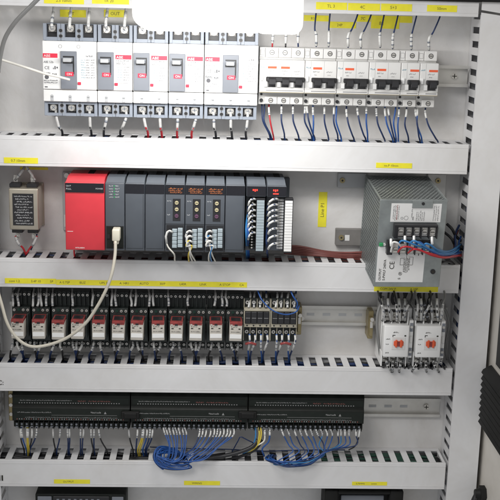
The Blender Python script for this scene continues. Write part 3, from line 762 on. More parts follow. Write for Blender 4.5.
# local: x 0..PW, y 0 (back) .. -PD (front), z 0 (top) .. -PH
def perforated(T, o, u, v, U, V, n, name):
    """sheet with staggered slots, origin o, unit dirs u,v, size U,V, normal n"""
    b = MB(); o, u, v, n = Vector(o), Vector(u), Vector(v), Vector(n)
    p = 5.7; nu, nv = int(U//p), int(V//(p*.86)); pu, pv = U/nu, V/nv
    for j in range(nv):
        for i in range(nu+1):
            off = .5 if j % 2 else 0
            a0, a1 = (i-off)*pu, (i+1-off)*pu
            a0, a1 = max(a0, 0), min(a1, U)
            if a1-a0 < .4*pu: 
                if a1-a0 > .01: b.add([o+u*a0+v*(j*pv), o+u*a1+v*(j*pv), o+u*a1+v*((j+1)*pv), o+u*a0+v*((j+1)*pv)], [(0,1,2,3)])
                continue
            c = Vector(((a0+a1)/2, (j+.5)*pv)); w = a1-a0
            sq = [(a0, j*pv), (c.x, j*pv), (a1, j*pv), (a1, c.y), (a1, (j+1)*pv), (c.x, (j+1)*pv), (a0, (j+1)*pv), (a0, c.y)]
            R = .47*min(w, pv)
            hol = [(c.x+R*math.cos(t), c.y+R*math.sin(t)) for t in [math.radians(a) for a in (225, 270, 315, 0, 45, 90, 135, 180)]]
            vs = [o+u*x+v*y for x, y in sq]+[o+u*x+v*y for x, y in hol]+[o+u*x+v*y-n*.45 for x, y in hol]
            b.add(vs, [(k, (k+1) % 8, 8+(k+1) % 8, 8+k) for k in range(8)]+[(8+k, 8+(k+1) % 8, 16+(k+1) % 8, 16+k) for k in range(8)])
    return b.build(name, 'galv', T)
perforated(PS, (2, -PD+3, -.3), (1,0,0), (0,1,0), PW-4, PD-5, (0,0,1), 'perforated_top')
perforated(PS, (0, -2, -PH+2), (0,-1,0), (0,0,1), PD-4, PH-4, (-1,0,0), 'perforated_side')
b = MB(); b.box(5, PW-1.2, -1, -PD+2.2, -PH+1.5, -5.5); b.build('inner_case', 'gapdark', PS)
b = MB()
b.box(PW-1.1, PW, 0, -PD+2, -PH, 0); b.box(0, PW, 0, -PD+2, -PH, -PH+1.1); b.box(0, PW, 0, 1, -PH, 0)
b.box(0, PW, -PD, -PD+1.9, -PH, 0, bev=.6)
for x0, x1, y0, y1, z0, z1 in ((0, 2, -PD+2, 0, -1.2, .2), (PW-2, PW, -PD+2, 0, -1.2, .2), (0, PW, -PD+1.9, -PD+3.6, -1.2, .25), (-.2, 1, -PD+1.9, -PD+4.4, -PH, -.2), (-.2, 1, -3, 0, -PH, -.2)):
    b.box(x0, x1, y0, y1, z0, z1)
b.build('sheet_case', 'galv', PS)
F = -PD
s = MB(); s.box(16, 87, F, F-.35, -32, -5); so = s.build('upper_label', 'white', PS)
s = MB()
for (u, w, zz) in ((20, 25, -8.5),): pass
for i in range(4): s.scribble(-30+random.uniform(0, 6), -8, F-.35, 19+i*2.4, 1.7, mi=1 if i == 2 else 0, rot=True)
s.scribble(-26, -9, F-.35, 45, 1.8, rot=True)
for i in range(5): s.scribble(-30, -12+random.uniform(-6, 0), F-.35, 52+i*2.6, 1.7, mi=0, rot=True)
for i in range(3): s.scribble(-30, -8, F-.35, 76+i*3, 1.8, mi=0, rot=True)
s.ring((38, F-.5, -26), 2.6, .5, .15); s.text('O', 30, F-.35, -28, 5); s.box(47, 48.4, F-.35, F-.55, -29, -24)
s.build('printed_text', ['inkgrey', 'relayred'], so)
s = MB(); s.box(45, 74, F-.4, F-1.8, -11, -.5, bev=.4); s.cyl((60, F-3, -4.5), 2.2, 1.4, n=12, mi=1); s.build('vent_tab', ['galv', 'black'], PS)
# terminal block one
s = MB(); s.box(21, 82, F, F-3, -53, -33.5); s.box(21, 82, F-3, F-10, -36.2, -33.5); s.box(21, 25.5, F-3, F-10, -53, -36)
for i in range(6): s.box(25.5+i*11.2-.7, 25.5+i*11.2+.7, F-3, F-11, -53, -36)
tb = s.build('terminal_block', 'black', PS)
for i in range(5):
    s = MB(); x = 31+i*11.2; s.box(x-4.6, x+4.6, F-3, F-5, -51, -38.5); s.cyl((x, F-7, -44.5), 3.7, 2, n=14); s.box(x-3, x+3, F-7.3, F-7, -45, -44, mi=1); s.build('terminal_screw', ['steel', 'ink'], tb)
# terminal block two
s = MB(); s.box(13, 76, F, F-3, -78, -58.5); s.box(13, 20, F-3, F-9, -78, -58.5)
for i in range(6): s.box(20+i*11-.7, 20+i*11+.7, F-3, F-9, -78, -60)
tb = s.build('terminal_block', 'black', PS)
for i in range(5):
    s = MB(); x = 25.5+i*11; s.box(x-4.5, x+4.5, F-3, F-5, -77, -63); s.cyl((x, F-7, -71.5), 3.5, 2, n=14); s.box(x-3, x+3, F-7.3, F-7, -72, -71, mi=1); s.build('terminal_screw', ['steel', 'ink'], tb)
s = MB(); s.box(3, 8.5, F, F-2.6, -68, -63, bev=.6); s.cyl((10.5, F-1.6, -65.5), 2, 1.6, n=12, mi=1); s.build('voltage_trimmer', ['ledgreen', 'offwhite'], PS)
s = MB(); s.box(2, 70, F, F-.35, -122.5, -72); s.box(2, 12.5, F, F-.34, -72, -69); so = s.build('lower_label', 'white', PS)
s = MB(); s.text('OUTPUT', 9, F-.35, -120, 4.6, rot=math.pi/2, sx=1.0); s.text('S-PWLF 240VA', 15, F-.35, -120, 5, rot=math.pi/2, sx=1.0)
s.text('CE', 27, F-.35, -103, 10, sx=1.0, rot=math.pi/2); s.text('®', 34, F-.35, -112, 7); s.text('us', 33.5, F-.35, -118, 4.5)
for x0, x1, z0, z1 in ((35, 35.5, -96, -86), (35, 40, -96.5, -96), (35, 40, -86.4, -86), (53, 53.5, -96, -84), (47, 53, -96.5, -96), (47, 53, -84.4, -84), (43.5, 44, -86, -78), (33, 34, -80, -78), (60, 61, -82, -78)): s.box(x0, x1, F-.35, F-.5, z0, z1)
for i in range(5): s.scribble(-108+random.uniform(0, 4), -86, F-.35, 40+i*1.9, 1.5, rot=True)
s.build('printed_text', 'ink', so)
s = MB(); s.cyl((83.5, F-1.6, -106), 3.6, 1.6, n=16); s.cyl((83.5, F-1.9, -106), 1.8, .4, n=6, mi=1); s.build('screw', ['black', 'ink'], PS)
# wires on the supply
yw = -92
psw = [('white', 'sleeve', [(391, 252, yw), (392, 247, yw-4), (393, 242, yw-6), (398, 243, yw-7), (402, 248, yw-4)], 1.5),
 ('light blue', 'sky', [(399, 249, yw), (400, 242, yw-8), (405, 241, yw-11), (418, 246, yw-10), (436, 251, yw), (450, 253, -40), (459, 246, 20)], 1.35),
 ('light blue', 'sky', [(410, 249, yw), (410, 243, yw-8), (415, 241, yw-12), (424, 246, yw-11), (438, 253, yw+5), (451, 254, -40), (460, 248, 22)], 1.35),
 ('blue', 'blue', [(416, 250, yw), (417, 243, yw-9), (421, 243, yw-10), (428, 249, yw-8), (440, 255, yw+8), (452, 255, -30), (462, 252, 22)], 1.6),
 ('red', 'wred', [(398, 252, yw), (402, 247.5, yw-12), (408, 247, yw-14), (418, 250, yw-10), (436, 255, yw), (452, 257, -30), (462, 254, 24)], 1.4),
 ('red', 'wred', [(408, 253, yw), (413, 249.5, yw-12), (420, 250, yw-11), (432, 255, yw-6), (445, 257.5, yw+15), (455, 256, -20), (463, 256, 26)], 1.4),
 ('dark red', 'maroon', [(448, 256, -40), (454, 250, -5), (454, 240, 15), (458, 230, 26)], 1.8),
 ('navy', 'navy', [(446, 257, -50), (455, 248, -10), (455, 235, 10), (459, 225, 24)], 1.8),
 ('black', 'wblack', [(442, 262, -40), (450, 262, -10), (456, 266, 10), (462, 270, 26)], 2.0),
 ('black', 'wblack', [(447, 224, 10), (452, 229, 4), (456, 236, 14), (461, 241, 26)], 2.2),
 ('black', 'wblack', [(444, 232, 10), (451, 238, 0), (455, 246, 10), (462, 250, 26)], 2.0),
 ('light blue', 'sky', [(424, 250, yw), (425, 244, yw-9), (430, 245, yw-9), (438, 250, yw+2), (450, 251, -40), (461, 244, 22)], 1.4),
 ('blue', 'blue', [(444, 254, -50), (457, 253, 0), (459, 243, 15), (461, 236, 24)], 1.5)]
cnt = {}
for nm, m, pts, r in psw:
    cnt[nm] = cnt.get(nm, 0)+1
    if nm == 'white': wire('short white sleeved wire at the left of the power supply terminals', pts, m, r)
    elif nm == 'black': wire(f'{ORD[cnt[nm]-1]} black wire looping between the power supply and the tall duct', pts, m, r, group='black wires right of the power supply')
    elif nm in ('dark red', 'navy') or (nm == 'blue' and cnt[nm] == 2): wire(f'{nm} wire rising right of the power supply into the tall duct', pts, m, r)
    else: wire(f'{ORD[cnt[nm]-1]} {nm} wire running right across the front of the power supply', pts, m, r, group='wires across the front of the power supply')
for i, (x, y) in enumerate(((391, 242), (405, 239), (414, 239), (432, 240))):
    wire(f'white cable lug, {ORD[i]} from left between the two terminal blocks of the power supply', [(x, y-3, yw-2), (x, y+1, yw-5), (x+.3, y+4, yw-4)], 'white', 1.9, cat='cable lug', name='cable_lug', group='white lugs on the power supply')

# ------------------------------------------------------------ relays in sockets
def make_socket(loc, label):
    T = thing('relay_socket', label, 'relay socket', loc, 'black relay sockets on the rail')
    W = 27.6; b = MB()
    b.box(.2, W-.2, -8, -26, 0, 88, bev=.6); b.box(.2, W-.2, -26, -40, 14, 66, bev=.6)
    for i in range(5): b.box(.4+i*6.7-.4, .4+i*6.7+.4, -26, -33, 68, 88)
    for i in range(5): b.box(.4+i*6.7-.4, .4+i*6.7+.4, -26, -33, 0, 12)
    b.build('base', 'socket', T)
    for i in range(4):
        x = 3.8+i*6.7
        for (yy, z, m) in ((-28.5, 82.7, 'steel'), (-42, 62, 'wgreen' if i == 1 else 'steel'), (-28.5, 6, 'steel')):
            s = MB(); s.cyl((x, yy, z), 2.0, 2.5, n=10); s.cyl((x, yy-.4, z), .8, .35, n=6, mi=1); s.build('terminal_screw', [m, 'black'], T)
    s = MB(); s.box(23.6, 26.4, -40, -52, 22, 58, bev=.5); s.build('retaining_clip', 'socket', T)
    s = MB(); s.box(1.2, 3.2, -40, -50, 24, 50, bev=.5); s.build('retaining_clip', 'socket', T)
    return T
def make_relay(loc, label):
    T = thing('plug_in_relay', label, 'relay', loc, 'small red-topped relays')
    b = MB(); b.box(.7, 19.7, 0, -30, 0, 26.5, bev=1.0, seg=2); b.build('case', 'cream', T)
    b = MB(); b.prism([(0, 26.6), (-29.8, 26.6), (-29.8, 28.4), (-28, 29.6), (0, 29.6)], .9, 19.5, 'x'); b.box(1.2, 19.2, -29.9, -30.3, 24.6, 26.5); bo = b.build('top_window', 'relayred', T)
    b = MB(); b.box(8, 12.5, -30.2, -30.6, 23.9, 26.4, mi=1); b.box(3, 17, -5, -23, 29.5, 29.9, mi=1); b.box(2, 5, -30.2, -30.5, 24.0, 26.0); b.build('coil_mark', ['cream', 'black'], bo)
    b = MB(); b.box(1.6, 18.8, -30, -30.4, 4.5, 11); b.build('white_label', 'white', T)
    b = MB(); b.box(3.0, 6.4, -30, -30.2, 18.4, 20); b.box(14, 17, -30, -30.2, 18.4, 20); b.scribble(3, 12, -30, 21.3, 1.4); b.scribble(3, 16, -30, 13.6, 1.6); b.build('printed_mark', 'ink', T)
    return T
so = re0 = None
RX = [9.9, 29.8, 49.9, 69.4, 89.4, 109.3, 129.4, 149.0, 168.4, 187.9, 207.5, 226.9]
for i, px in enumerate(RX):
    q = at(px+1, 340, -10); X = q.x-3.2
    ls = (X, YP, -511.0); lr = (X+3.5+(0.4 if i % 3 else -.3), YP-41, -485.0)
    s1 = f'black screw socket holding the {ORD[i]} relay from the left'
    s2 = f'{ORD[i]} small cream relay with red top, counted from the left'
    if i == 0: so = make_socket(ls, s1); re0 = make_relay(lr, s2)
    else:
        dup(so, ls, s1); rr = dup(re0, lr, s2)
        rr.rotation_euler = (math.radians(random.uniform(-1.5, 1.5)), math.radians(random.uniform(-1.3, 1.3)), math.radians(random.uniform(-2.5, 2.5)))
# wires above the relays
upx = [13, 18.5, 33, 37.5, 41.5, 46.5, 52.5, 72.5, 92, 111.5, 116, 131.5, 135, 149, 153.5, 168.5, 188, 214.5, 222.5, 226.5]
for i, x in enumerate(upx):
    wire(f'grey marked wire, {ORD[i]} from left rising from the relay sockets into the duct above', [(x+random.uniform(-1,1), 288, 34), (x+random.uniform(-1.2,1.2), 296, 24), (x+random.uniform(-.8,.8), 302, 18), (x, 306.5, 14)], 'wgrey', 1.3, (.2, .98), sr=2.1, sm='clearg', group='wires above the relays')
k = 0
for i, px in enumerate(RX):
    for dx in ((4.5, 11) if i % 3 else (3, 7.5, 12.5)):
        x = px+dx; c = round((x-9.6)/13.25)*13.25+9.9
        wire(f'dark wire with pale sleeve, {ORD[k]} from left below the row of relays', [(x, 341, 30), (x+random.uniform(-1,1), 346, 24), (x+(c-x)*.5, 350.5, 20), (c, 356, 26), (c+.5, 362, 34)], 'navy' if k % 3 else 'wblack', 1.5, (.0, .50), sr=2.2, sm='sleeve' if k % 4 else 'clearg', group='wires below the relays')
        k += 1

# ------------------------------------------------------------ terminal relay blocks
def make_tr(loc, label):
    T = thing('terminal_relay', label, 'terminal relay', loc, 'beige four-channel terminal relays')
    W = 40.2; b = MB(); b.box(.2, W-.2, -8, -44, 4, 72, bev=.6, mi=1); b.box(.2, W-.2, -44, -56, 55, 58.5, bev=.4); b.box(.2, W-.2, -44, -56, 30, 35.5, bev=.4)
    b.box(.2, 1.6, -44, -56, 30, 58); b.box(W-1.6, W-.2, -44, -56, 30, 58)
    for i in range(5): b.box(.4+i*9.8-.5, .4+i*9.8+.5, -44, -52, 8, 30); b.box(.4+i*9.8-.5, .4+i*9.8+.5, -44, -50, 58.5, 72)
    b.build('frame', ['beigeterm', 'socket'], T)
    for i in range(4):
        s = MB(); s.box(1.9+i*9.15, 10.6+i*9.15, -44, -58, 36.2, 54.4, bev=.5); s.box(3+i*9.15, 9.5+i*9.15, -58, -58.2, 44.5, 45.2, mi=1); s.build('relay_body', ['black', 'inkgrey'], T)
    for i in range(4):
        x = 5.3+i*9.8
        for (yy, z, r) in ((-46.5, 20, 2.9), (-46.5, 66, 2.9)):
            s = MB(); s.cyl((x, yy, z), r, 2.5, n=12); s.cyl((x, yy-.4, z), 1.2, .35, n=6, mi=1); s.build('terminal_screw', ['steel', 'black'], T)
        s = MB(); s.cyl((x, -56.3, 32.8), 1.3, .4, n=8); s.build('test_hole', 'black', T)
    return T
q = at(243.5, 331, 0)
tr = make_tr((q.x, YP, -497), 'left one of the two beige terminal relays, beside the last small relay')
dup(tr, (q.x+40.6, YP, -497), 'right one of the two beige terminal relays, crossed by a blue wire')
T = thing('end_clamp', 'brassy end clamp closing the right side of the terminal relays', 'end clamp', (q.x+82, YP, -487), 'brassy rail clamps')
b = MB(); b.box(0, 8, 0, -28, 0, 45, bev=1); b.box(1, 7, -28, -34, 6, 36, bev=1); b.box(2, 6, -34, -36, 20, 30, mi=1); b.cyl((9, -20, 24), 4, 3, n=14, mi=1); b.build('clamp_body', ['brass', 'steel'], T)
b = MB(); b.cyl((4.5, -39, 34), 3, 3, n=12); b.build('screw', 'steel', T)
q2 = at(368, 330, 30)
dup(T, (q2.x, YP, -492), 'brassy end clamp on the rail just left of the contactors')
for i, x in enumerate((248.5, 254, 260, 266, 275.5, 281, 287.5, 294)):
    wire(f'pale sleeved wire, {ORD[i]} from left entering the terminal relays from above', [(x+random.uniform(-1,3), 288, 34), (x+random.uniform(0,2), 297, 22), (x, 308, 8)], 'navy' if i in (3, 7) else 'wgrey', 1.3, (.35, .98), sr=2.0, sm='clearg' if i % 2 else 'sleeve', group='wires above the terminal relays')
    c = [248.5, 250, 262, 263, 276, 276.5, 289, 290][i]
    wire(f'pale sleeved wire, {ORD[i]} from left leaving the bottom of the terminal relays', [(x+1, 334, 8), (x+random.uniform(.5,2), 342, 6), (x+(c-x)*.5, 350, 14), (c, 357, 26), (c, 363, 34)], 'navy' if i % 2 else 'blue', 1.4, (.04, .5), sr=1.9, group='wires below the terminal relays')
wire('blue wire looping across the top of the terminal relays', [(257, 289, 10), (262, 300, -4), (272, 310, -8), (285, 314.5, -8), (296, 312, -4), (299, 306, 6)], 'blue', 1.0)
wire('second thinner blue wire dropping into the right terminal relay', [(290, 289, 10), (293, 296, 0), (297, 303, 2), (296, 309, 6)], 'blue', 1.2)
for (x, nm) in ((250.5, 'left'), (285.5, 'right')):
    wire(f'short red jumper sleeve below the {nm} terminal relay', [(x-5, 344, 2), (x, 343, 0), (x+5.5, 344.5, 2)], 'relayred', 2.0, cat='jumper', name='jumper')

# ------------------------------------------------------------ contactors
def make_contactor(loc, label):
    T = thing('contactor', label, 'contactor', loc, 'white contactors with orange indicators')
    W = 45.0; b = MB()
    b.box(.3, W-.3, -4, -50, 0, 86, bev=1.2); b.box(1, 37, -50, -78, 19, 67, bev=1.5, seg=2)
    b.box(38.5, W-.3, -50, -66, 14, 72, bev=1)
    for x in (1, 12.6, 24.3, 36): 
        b.box(x-.9, x+1.1, -50, -66, 63, 85, bev=.5); b.box(x-.9, x+1.1, -50, -66, 1, 23, bev=.5)
    b.build('body', 'white', T)
    for i in range(3):
        for z0, z1 in ((66, 84), (2, 20)):
            s = MB(); x = 6.9+i*11.7; s.box(x-4.8, x+4.8, -50, -54, z0, z1, mi=2); s.box(x-4, x+4, -54, -57, z0+3, z1-3); s.cyl((x, -60, (z0+z1)/2), 3.7, 3, n=14); s.box(x-3, x+3, -60.3, -60, (z0+z1)/2-.5, (z0+z1)/2+.5, mi=1)
            s.build('terminal', ['steel', 'ink', 'black'], T)
    s = MB(); s.box(12.5, 31.5, -78, -78.6, 31, 50, bev=.2, mi=3); s.box(15, 29, -78.6, -80.4, 37, 44.5, bev=.8); s.box(17, 20, -80, -81.4, 35, 46.5, bev=.6); s.box(24, 27, -80, -81.4, 35, 46.5, bev=.6); s.box(20.2, 23.8, -80.4, -80.8, 36.5, 44, mi=2)
    s.build('indicator', ['orange', 'white', 'relayred', 'offwhite'], T)
    s = MB(); s.scribble(4, 10, -78, 46, 2); s.scribble(4, 9, -78, 38, 1.8); s.scribble(4, 9, -78, 25, 1.8); s.scribble(14, 22, -78, 56, 2.2); s.box(13, 14, -78, -78.3, 49, 53); s.box(13, 17, -78, -78.3, 52.2, 53.2); s.box(30, 32.5, -78, -78.3, 51, 53)
    s.build('printed_mark', 'ink', T)
    s = MB(); s.box(39.5, 44, -66, -67.5, 38, 48, mi=0, bev=.4); s.box(39.5, 44, -66, -66.6, 18, 30, mi=1); s.box(39.5, 44, -66, -66.6, 55, 68, mi=1); s.cyl((41.8, -67.4, 62), 2, .8, n=10, mi=2); s.cyl((41.8, -67.4, 24), 2, .8, n=10, mi=2)
    s.build('auxiliary_block', ['offwhite', 'dgrey', 'steel'], T)
    return T
qc = at(381.3, 345, -18)
ct = make_contactor((qc.x+2.5, YP, -524), 'left contactor, white with an orange indicator, beside the brassy rail clamp')
ct.scale = (1.05, 1, 1.03)
dup(ct, (qc.x+2.5+48.6, YP, -524), 'right contactor, white with an orange indicator, next to the tall duct')
for i, (x, tx, m) in enumerate(((385, 381, 'sleeve'), (391, 388, 'clearg'), (400, 399, 'sleeve'), (405, 405, 'clearg'), (421, 421, 'sleeve'), (428, 424, 'wblack'), (433, 430, 'clearg'), (438, 437, 'sleeve'))):
    wire(f'marked wire, {ORD[i]} from left entering the contactors from above', [(tx+random.uniform(-2,2), 289, 10), (tx, 300, -8), ((x+tx)/2, 310, -14), (x, 322, -4)], 'wblack', 1.7, (.3, .95), sr=2.5, sm=m, group='wires above the contactors')
for i, (x, tx) in enumerate(((386, 391), (393, 392), (401, 399), (418, 412), (426, 426), (433, 438))):
    wire(f'marked wire, {ORD[i]} from left leaving the bottom of the contactors', [(x, 360, -4), (x+(tx-x)*.3, 365, -16), (tx, 371, -6), (tx+1, 372, 20)], 'wblack', 1.7, (.05, .62), sr=2.3, sm='clearg', group='wires below the contactors')
for i, (x, tx, m) in enumerate(((383, 377, 'wblack'), (396, 393, 'sleeve'), (403, 410, 'wblack'), (417, 414, 'clearg'), (424, 429, 'wblack'), (440, 443, 'clearg'))):
    wire(f'loose lead, {ORD[i]} from left, bowing forward over the top of the contactors', [(tx, 288, 12), (tx+2, 296, -14), ((x+tx)/2+2, 306, -22), (x+1, 315, -18), (x, 321, -4)], 'wblack' if m != 'clearg' else 'wgrey', 1.5, (.45, .95), sr=2.1, sm='clearg' if m == 'wblack' else m, jit=1.2, group='loose leads above the contactors')
for i, (x, tx) in enumerate(((389, 384), (397, 396), (404, 404), (422, 418), (429, 431), (437, 433), (410, 409), (442, 444))):
    wire(f'short dark lead, {ORD[i]} from left, tucked under the contactors', [(x, 359, 0), (x-1, 363, -8), (tx, 368, 0), (tx+1, 370, 22)], 'wblack', 1.6, (.0, .4), sr=2.0, sm='clearg' if i % 2 else 'wgrey', jit=1.0, group='short leads under the contactors')
for i in range(5):
    x = 374+i*1.2
    wire(f'black cable, {ORD[i]} from left passing behind the contactors', [(x+8+i*12, 288, 34), (x+6+i*11, 300, 30), (x+14+i*8, 316, 26), (x+8+i*4, 345, 30)], 'wblack', 2.4, group='black cables behind the contactors')
wire('dark grey cable curving down the left side of the contactors', [(383, 296, 20), (377, 318, 10), (379, 345, 12), (382, 366, 14)], 'wgrey', 2.2)
wire('grey cable bowing into the duct right of the right contactor', [(441, 300, 14), (449, 322, 20), (446, 345, 24), (447, 360, 28)], 'wgrey', 2.0)

# ------------------------------------------------------------ long black modules
u0 = at(12.5, 420, 12); UW = (at(364.5, 420, 12).x-u0.x)/3
def make_unit(loc, label, W=UW-1.2):
    T = thing('remote_module', label, 'remote module', loc, 'long black remote modules in the lower row')
    b = MB()
    b.prism([(-8, 0), (-40, 0), (-40, 11), (-50, 14), (-50, 34), (-46, 38), (-46, 54), (-34, 67), (-8, 67)], .3, W-.3, 'x')
    b.build('housing', 'unit', T)
    b = MB(); b.box(2, W-2, -50, -50.6, 15, 33, bev=.2); b.box(2, W-2, -46, -46.5, 40, 50.5, bev=.2); fo = b.build('face_plate', 'unitface', T)
    s = MB(); s.scribble(8, 60, -50.6, 27, 1.9); s.scribble(20, 160, -50.6, 19, 1.6, word=(1, 2)); s.scribble(12, 90, -46.5, 45, 1.8); s.scribble(120, 135, -50.6, 27, 3, mi=0)
    s.box(60, 160, -50.6, -50.75, 23.4, 23.7)
    s.prism([(140, 26), (144, 26), (142, 30)], -50.8, -50.5, 'y'); s.scribble(100, 112, -46.5, 44, 2.6, mi=1); s.scribble(116, 150, -46.5, 44, 2.2, mi=1)
    for i in range(46): s.box(7+i*3.6, 8.2+i*3.6, -50.6, -50.8, 16, 17.8, mi=0 if i % 3 else 1)
    for i in range(40): s.box(10+i*3.9, 11.6+i*3.9, -46.5, -46.7, 41, 42.4)
    s.build('printed_text', ['inkgrey', 'redbrown'], fo)
    s = MB()
    for i in range(int(W//7.6)):
        x = 6+i*7.6
        if x > W-6: break
        s.box(x-3, x+3, -40, -45.5, 1, 10, bev=.5); s.cyl((x, -46, 6.5), 1.7, .8, n=8, mi=1); s.box(x-2, x+2, -45.5, -46, 1.6, 3.2, mi=1)
        s.box(x+3.2, x+4.2, -40, -49, .5, 13)
    s.build('terminal_row', ['unit', 'dgrey'], T)
    return T
ZU = -637.0
un = make_unit((u0.x, YP, ZU), 'left long black module, yellow and white wires under its left end')
dup(un, (u0.x+UW, YP, ZU), 'middle long black module, with a coil of blue wire hanging below')
dup(un, (u0.x+2*UW, YP, ZU), 'right long black module, its bare right end on the steel rail')
for i, px in enumerate((130.5, 247.5)):
    a = at(px-9, 410.5, 8); c = at(px+9, 418, 8)
    T = thing('joining_clip', f'small black clip joining the {["left and middle","middle and right"][i]} long black modules', 'clip', (a.x, 8, c.z), 'black joining clips')
    b = MB(); b.box(0, c.x-a.x, 0, -5, 0, a.z-c.z, bev=1.5, seg=2); b.box(4, c.x-a.x-4, -5, -7, 2, a.z-c.z-2, bev=.8); b.build('clip_body', 'louv', T)
T = thing('end_clamp', 'brassy clamp holding the left end of the long black modules', 'end clamp', (u0.x-9, YP, -632), 'brassy rail clamps')
b = MB(); b.box(0, 8, 0, -30, 0, 60, bev=1); [b.cyl((4, -33, z), 2.8, 3, n=12, mi=1) for z in (12, 27, 42, 54)]; b.build('clamp_body', ['brass', 'steel'], T)

def iowire(i, x, c, m, y1=461, lab='', sl=True, mid=0, ye=456, sm='sleeve', yy=30):
    return wire(lab, [(x, 427, 18), (x+mid*.3, 433, 14), (x+(c-x)*.35+mid, 441, 16), (c, 450, 22), (c+.5, ye, yy), (c+.5, ye+6, 36)], m, 1.15, (.05, .32) if sl else None, sr=1.7, sm=sm, group='wires below the long black modules')
lo = [(20.5, 24, 'wblack'), (21.5, 26, 'blue'), (27, 27.5, 'wyel'), (28, 29, 'wyel'), (32, 29, 'wblack'), (36.5, 30, 'navy'), (53, 55.5, 'wblack'), (60, 56.5, 'navy'), (67.5, 68, 'navy'), (69.5, 69.5, 'navy'), (80.5, 80.5, 'navy'), (83.5, 82, 'navy'), (91, 93.5, 'wblack'), (94, 94.5, 'navy'), (99, 107, 'wblack'), (129, 133, 'wblack'), (137.5, 136, 'navy'), (142.5, 138, 'wyel'), (143.5, 140, 'wyel'), (147, 143, 'blue'), (150, 145, 'navy'), (152.5, 147, 'navy')]
cn = {'wblack': 'black', 'blue': 'blue', 'navy': 'navy', 'wyel': 'yellow', 'sky': 'light blue', 'wwhite': 'white'}
for i, (x, c, m) in enumerate(lo):
    iowire(i, x, c, m, lab=f'{cn[m]} wire, {ORD[i]} from left under the left half of the long modules', sm='sleeve' if i < 6 or i > 15 else 'clearg')
# looped blue coil: wires come down from the middle module, loop over the duct
left = [163, 165.5, 168.5, 172, 175, 178, 181.5, 184.5]
right = [200, 203, 206.5, 211, 214.5, 217.5, 220.5, 224, 227.5, 230.5, 234]
for i, x in enumerate(left):
    a = i*1.7
    wire(f'blue wire of the hanging coil, {ORD[i]} from left',
         [(x, 427, 16), (x+2, 434, 8), (x+5-i*.4, 445, -2), (x+5-i*.8, 456, -9-i), (x+1-i, 465-i*.7, -12-i), (162+a*.9, 468.5-i*1.0, -13-i), (154.5+a*.8, 462-i*.6, -10-i), (154+a, 452-i*.2, -4+i), (161+a, 447+i*.7, 6), (172+a, 448+i, 14), (179+a, 455, 18), (181+a, 460, 30)], 'blue', .95, (.0, .10), sr=1.5, sm='clearg', jit=1.1, group='looped blue wires of the coil')
for i, x in enumerate(right):
    a = i*1.1
    wire(f'blue wire of the hanging coil, {ORD[i]} from left in its right half', [(x, 428, 16), (x-1.2, 436, 8), (x-7-a*.8, 448, 0-i*.6), (x-20-a, 459, -8-i), (192-a, 468-i*.6, -13), (175-a*.6, 470.5-i*1.1, -16), (160-a*.2, 466-i*1.0, -13), (154+a*.7, 457-i*.3, -7), (157+a*.9, 449.5+i*.4, 2), (167+a, 448.5+i*.5, 10), (175+a, 455, 18), (176+a, 462, 32)], 'blue' if i % 4 else 'navy', .95, (.0, .10), sr=1.5, jit=1.1, group='looped blue wires of the coil')
wire('thick black cable crossing the lowest duct beside the blue coil', [(185, 463, 14), (205, 459, 8), (225, 456, 4), (240, 452, 2), (252, 447, 4), (258, 440, 10)], 'wblack', 3.4, name='cable', cat='cable')
wire('second black cable on the lowest duct right of the coil', [(190, 465, 20), (215, 462, 14), (238, 457, 10), (254, 450, 10), (262, 440, 12)], 'wblack', 2.6, name='cable', cat='cable')
wire('thin navy wire running level above the lowest duct slots', [(150, 447, 40), (190, 448.5, 38), (230, 449.5, 36), (262, 451, 36), (300, 450, 36), (345, 450, 34)], 'navy', .9)
wire('thin navy wire arching up between the middle and right modules', [(232, 452, 20), (238, 441, 14), (241, 437, 12), (247, 440, 12), (256, 444, 14)], 'navy', .9)
for i, (x, m, c) in enumerate(((255, 'sky', 251), (258.5, 'wyel', 252), (260.5, 'wyel', 254), (264, 'wwhite', 248), (269, 'blue', 262))):
    wire(f'{cn[m]} wire, {ORD[i]} from left at the left end of the right long module', [(x, 427, 16), (x+.8, 434, 10), (x-1, 442, 6), (c, 449, 6), (c-8 if i != 4 else c+2, 453 if i != 4 else 456, 12)], m, 1.3, (.0, .3) if m in ('wwhite', 'blue') else None, sr=2, group='wires below the long black modules')
# right coil: from the right module sweeping to the left over the duct
rx = [281, 287, 293.5, 299, 304.5, 310, 315.5, 320, 325, 330, 338, 341, 345, 349, 356]
for i, x in enumerate(rx):
    e = 268+random.uniform(0, 8)
    bend = min(x+14-i*.9, 326)
    wire(f'blue-sleeved signal wire, {ORD[i]} from left under the right long module', [(x, 428, 16), (x+2.5 if i < 10 else x, 435, 12), (x+7 if i < 7 else x-1, 445, 8), (bend-2, 454-abs(i-7)*.3, 2-i*.5), (bend-16, 460+(i % 5), -6-(i % 4)), (e+18, 462+(i % 5)*1.1, -8-(i % 3)*2), (e+4, 461+(i % 4), -2), (e-2, 458+(i % 3), 8), (e+1, 455, 22)], ('blue', 'blue', 'navy', 'sky')[i % 4] if i != 3 else 'blue', .95, (.02, .14), sr=1.6, jit=1.0, sm='clearg' if i % 2 else 'sleeve', group='wires sweeping left under the right module')
wire('black wire dropping from the right end of the right long module', [(360, 428, 16), (358.5, 438, 12), (355, 446, 16), (349, 450, 24)], 'wblack', 1.0, (.0, .3), sr=1.6)

